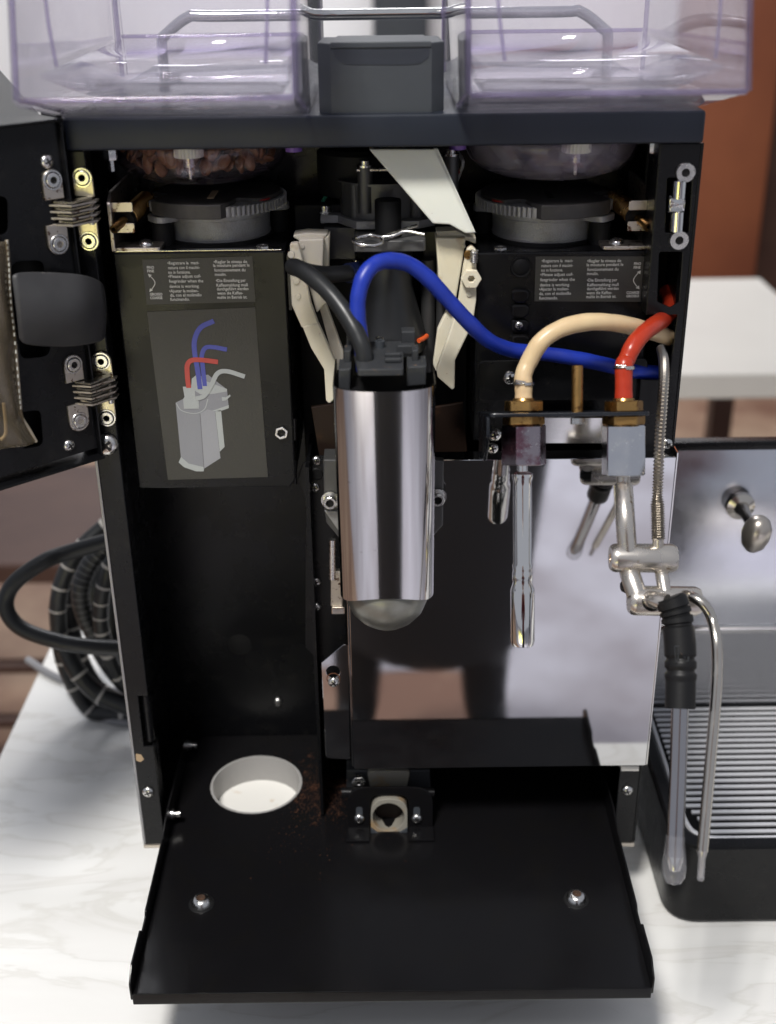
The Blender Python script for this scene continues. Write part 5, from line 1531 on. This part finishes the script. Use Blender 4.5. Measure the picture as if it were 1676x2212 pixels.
rim = [(EX0 + 0.016, 0.158), (EX0 + 0.015, 0.05), (EX0 + 0.016, 0.002), (EX0 + 0.022, -0.012), (EX0 + 0.034, -0.017), (EX0 + 0.08, -0.0175), (0.335, -0.0175), (0.35, -0.02), (0.37, -0.0215), (0.39, -0.02), (0.405, -0.0175), (EX1 - 0.02, -0.0175)]
tube('grid_rim', [V((x, y, EZT - 0.003 - (0.004 if 0.35 <= x <= 0.39 else 0))) for x, y in rim], 0.0024, BARM, EM, 12, 6)
EB = 0.164
zk = at(1560, 1338, EB).z
ztp = at(1560, 953, EB + 0.02).z
box('lower_back_panel', EX0, EX1, EB, EB + 0.01, EZT - 0.02, zk, BRUSH, EM, 0.0005)
M2 = Matrix.Translation((0, EB - 0.012, zk)) @ Matrix.Rotation(math.radians(-5), 4, 'X')
bm = bmesh.new(); bbox(bm, EX0 - 0.002, EX1, 0, 0.0016, 0.002, ztp - zk, 0.0005, M2)
fin('front_panel', bm, pm('satin_front_steel', (0.68, 0.69, 0.74), 0.2, 1, rvar=(30, 0.14, 0.26)), EM)
bm = bmesh.new(); bbox(bm, EX0 - 0.002, EX1, 0, 0.012, -0.008, 0.0018, 0.002, M2)
fin('panel_fold', bm, STEEL, EM)
bm = bmesh.new(); bbox(bm, EX0 - 0.004, EX1, -0.003, 0.012, ztp - zk, ztp - zk + 0.008, 0.002, M2)
fin('top_trim', bm, BLACK, EM)
kb = at(1602, 1098, 0.146); ke = at(1634, 1151, 0.105)
d = (ke - kb)
lathe('knob_shaft', [(0.0125, -0.006), (0.012, -0.002), (0.0065, 0.0005), (0.0042, 0.012), (0.0042, d.length)], kb, d, NICKEL, EM, 24)
bm = bmesh.new()
blathe(bm, [(0, -0.018), (0.005, -0.017), (0.0096, -0.0115), (0.0118, -0.002), (0.0112, 0.006), (0.008, 0.0125), (0.004, 0.0155), (0, 0.016)], ke, (0.1, -0.2, 1), 28)
fin('lever_knob', bm, pm('satin_knob', (0.5, 0.46, 0.41), 0.3, 0.9), EM)

# ------------------------------------------------------------------ hoses and cables behind the left side
def banded(name, px, Yf, r, label, bands=7, band_mat=HOSEBAND):
    pts = cr([at(x, y, Y) for (x, y), Y in zip(px, Yf)], 22)
    for p in pts: p.z = max(p.z, TZ + r)
    bm = bmesh.new()
    mi = [0] * len(pts); rr = [r] * len(pts)
    step = max(6, len(pts) // max(1, bands)) if bands else 10 ** 6
    for i in range(4, len(pts) - 1):
        if bands and i % step < (2 if bands < 20 else 1): mi[i] = 1; rr[i] = r * 1.06
    btube(bm, pts, rr, 16, True, mi)
    o = fin(name, bm, [HOSEK, band_mat], None, 60)
    return tag(o, label, 'hose', 'hoses coiled behind the machine')


banded('thick_hose', [(300, 1150), (152, 1192), (95, 1213), (34, 1256), (13, 1296), (22, 1334), (57, 1363), (127, 1386), (190, 1396), (300, 1402)], [0.2, 0.19, 0.18, 0.17, 0.165, 0.16, 0.155, 0.15, 0.15, 0.16], 0.0072,
       'thick plain black hose looping out furthest to the left of the machine', 0)
banded('banded_hose', [(300, 1085), (222, 1142), (171, 1190), (140, 1242), (126, 1296), (126, 1350), (136, 1420), (162, 1485), (205, 1540), (300, 1570)], [0.3, 0.29, 0.28, 0.275, 0.27, 0.27, 0.27, 0.27, 0.265, 0.26], 0.0085,
       'black hose with pale bands, outermost of the standing coil', 10)
banded('beaded_hose', [(300, 1120), (228, 1180), (190, 1226), (174, 1273), (180, 1321), (202, 1368), (240, 1440), (300, 1480)], [0.26, 0.25, 0.245, 0.24, 0.24, 0.24, 0.245, 0.25], 0.0088,
       'black beaded hose, middle loop of the standing coil', 34, BEAD)
banded('banded_hose', [(310, 1170), (248, 1205), (224, 1268), (217, 1321), (222, 1372), (250, 1450), (300, 1500)], [0.25, 0.235, 0.23, 0.23, 0.23, 0.235, 0.24], 0.0075,
       'black hose with pale bands, innermost beside the machine post', 9)
banded('banded_hose', [(140, 1400), (170, 1455), (215, 1500), (290, 1530), (330, 1535)], [0.25, 0.24, 0.235, 0.23, 0.23], 0.009,
       'black hose with few pale bands lying low on the marble', 4)
banded('banded_hose', [(300, 1100), (238, 1160), (196, 1206), (160, 1252), (150, 1300), (155, 1352), (172, 1420), (216, 1490), (300, 1532)], [0.32, 0.31, 0.30, 0.30, 0.295, 0.29, 0.285, 0.28, 0.28], 0.0085,
       'black hose with pale bands, second from the left in the standing coil', 8)
banded('plain_hose', [(310, 1135), (264, 1190), (208, 1268), (198, 1330), (214, 1400), (262, 1470), (310, 1505)], [0.31, 0.3, 0.29, 0.285, 0.28, 0.28, 0.28], 0.009,
       'plain black hose behind the beaded one in the standing coil', 0)
banded('plain_hose', [(310, 1200), (275, 1240), (250, 1300), (246, 1350), (258, 1420), (310, 1470)], [0.31, 0.3, 0.295, 0.29, 0.29, 0.29], 0.009,
       'plain black hose nearest the post in the standing coil', 0)
for (pp, lab) in (([(60, 1425), (100, 1452), (140, 1470), (200, 1486), (290, 1500)], 'flat grey cable crossing the marble edge left of the coil'),
                  ([(150, 1485), (185, 1528), (225, 1552), (280, 1562), (330, 1562)], 'grey cable lying in front of the coil on the marble')):
    pts = [atz(x, y, TZ + 0.004) for x, y in pp]
    o = tube('grey_cable', pts, 0.0042, GREYCABLE, None, 12, 8)
    tag(o, lab, 'cable', 'grey cables on the marble')

# ------------------------------------------------------------------ photographer (appears mirrored in the polished steel)
def skinned(name, chains, mat, parent=None, sub=2):
    """chains: lists of (point, radius); a point equal to an earlier one joins there"""
    vs, es, rs = [], [], []
    for ch in chains:
        prev = None
        for p, r in ch:
            p = V(p); idx = None
            for i, q in enumerate(vs):
                if (q - p).length < 1e-4: idx = i
            if idx is None:
                vs.append(p); rs.append(r if isinstance(r, tuple) else (r, r)); idx = len(vs) - 1
            if prev is not None: es.append((prev, idx))
            prev = idx
    me = bpy.data.meshes.new(name); me.from_pydata([tuple(v) for v in vs], es, [])
    o = bpy.data.objects.new(name, me); COL.objects.link(o)
    md = o.modifiers.new('skin', 'SKIN'); md.use_smooth_shade = True
    for i, d_ in enumerate(me.skin_vertices[0].data): d_.radius = rs[i]; d_.use_root = (i == 0)
    md = o.modifiers.new('sub', 'SUBSURF'); md.levels = sub; md.render_levels = sub
    dg = bpy.context.evaluated_depsgraph_get()
    m2 = bpy.data.meshes.new_from_object(o.evaluated_get(dg))
    bpy.data.objects.remove(o)
    return m2


PXX, PYY = 0.06, -1.22
pel = V((PXX, PYY, FZ + 0.93))
chest = V((PXX, PYY + 0.10, FZ + 1.24)); neck = V((PXX - 0.01, PYY + 0.17, FZ + 1.42)); head = V((PXX - 0.03, PYY + 0.24, FZ + 1.54))
ch = [[(pel, (0.17, 0.12)), ((PXX, PYY + 0.04, FZ + 1.08), (0.155, 0.11)), (chest, (0.18, 0.12)), ((PXX, PYY + 0.14, FZ + 1.36), (0.10, 0.08)), (neck, 0.055), (head, (0.075, 0.09)), (head + V((0, 0.01, 0.09)), (0.062, 0.07))]]
for s_ in (-1, 1):
    hip = pel + V((s_ * 0.095, 0, -0.06))
    knee = V((PXX + s_ * 0.115, PYY + 0.05, FZ + 0.5)); ank = V((PXX + s_ * 0.125, PYY - 0.02, FZ + 0.09))
    ch.append([(pel, (0.17, 0.12)), (hip, (0.1, 0.1)), ((hip + knee) / 2, 0.085), (knee, 0.064), ((knee + ank) / 2 + V((0, -0.02, 0.05)), 0.06), (ank, 0.045), (ank + V((s_ * 0.02, 0.09, -0.045)), (0.045, 0.035)), (ank + V((s_ * 0.03, 0.17, -0.06)), (0.04, 0.022))])
    sh = chest + V((s_ * 0.17, 0.03, 0.08)); elb = V((PXX + s_ * 0.24, PYY + 0.2, FZ + 1.1)); wr = V((PXX * 0.3 + s_ * 0.085, -0.90, FZ + 1.385))
    ch.append([(chest, (0.18, 0.12)), (sh, 0.07), ((sh + elb) / 2, 0.052), (elb, 0.045), ((elb + wr) / 2, 0.04), (wr, 0.027)])
    palm = wr + V((-s_ * 0.012, 0.045, 0.03))
    ch.append([(wr, 0.027), (palm, (0.034, 0.02))])
    for f_ in range(4):
        b0 = palm + V((-s_ * 0.004, 0.012, 0.03 - f_ * 0.018)); L = (0.075, 0.083, 0.078, 0.06)[f_]
        ch.append([(palm, (0.034, 0.02)), (b0, 0.011), (b0 + V((-s_ * 0.012, L * 0.5, 0)), 0.0095), (b0 + V((-s_ * 0.04, L * 0.72, 0)), 0.008)])
    ch.append([(palm, (0.034, 0.02)), (palm + V((-s_ * 0.02, -0.005, 0.03)), 0.012), (palm + V((-s_ * 0.045, 0.012, 0.04)), 0.01)])
me = skinned('person', ch, None)
TROU = pm('black_trousers', (0.05, 0.05, 0.052), 0.85, bump=(200, 0.3)); SHIRT = pm('maroon_shirt', (0.11, 0.014, 0.018), 0.85)
SKIN = pm('skin', (0.42, 0.24, 0.16), 0.5); HAIR = pm('dark_hair', (0.012, 0.008, 0.006), 0.6); SHOE = pm('black_shoe', (0.01, 0.01, 0.01), 0.4)
for x in (TROU, SHIRT, SKIN, SHOE): me.materials.append(x)
pe = bpy.data.objects.new('person', me); COL.objects.link(pe)
for p in me.polygons:
    c = p.center; p.use_smooth = True
    if c.z < FZ + 0.1: p.material_index = 3
    elif c.z < FZ + 0.92: p.material_index = 0
    elif c.z > FZ + 1.43 or c.y > -0.93: p.material_index = 2
    else: p.material_index = 1
tag(pe, 'person in maroon top and long dark coat, mirrored in the steel cover', 'person')
# long dark coat, open at the hem
bm = bmesh.new()
rows = []
for z, hx, hy in ((0.98, 0.19, 0.13), (0.85, 0.215, 0.155), (0.65, 0.205, 0.165), (0.45, 0.185, 0.16), (0.3, 0.17, 0.155)):
    rows.append([bm.verts.new((PXX + 0.02 + hx * math.cos(2 * math.pi * k / 28) * (1 + 0.03 * math.sin(5 * k)), PYY + 0.02 + hy * math.sin(2 * math.pi * k / 28), FZ + z)) for k in range(28)])
for a_, b_ in zip(rows, rows[1:]):
    for k in range(28): bm.faces.new((a_[k], a_[(k + 1) % 28], b_[(k + 1) % 28], b_[k]))
fin('coat_skirt', bm, TROU, pe, 60)
bm = bmesh.new(); blathe(bm, [(0.082, 0.0), (0.096, 0.05), (0.094, 0.1), (0.07, 0.145), (0, 0.165)], head + V((0, -0.025, -0.02)), (0, -0.35, 1), 20)
fin('hair', bm, HAIR, pe)
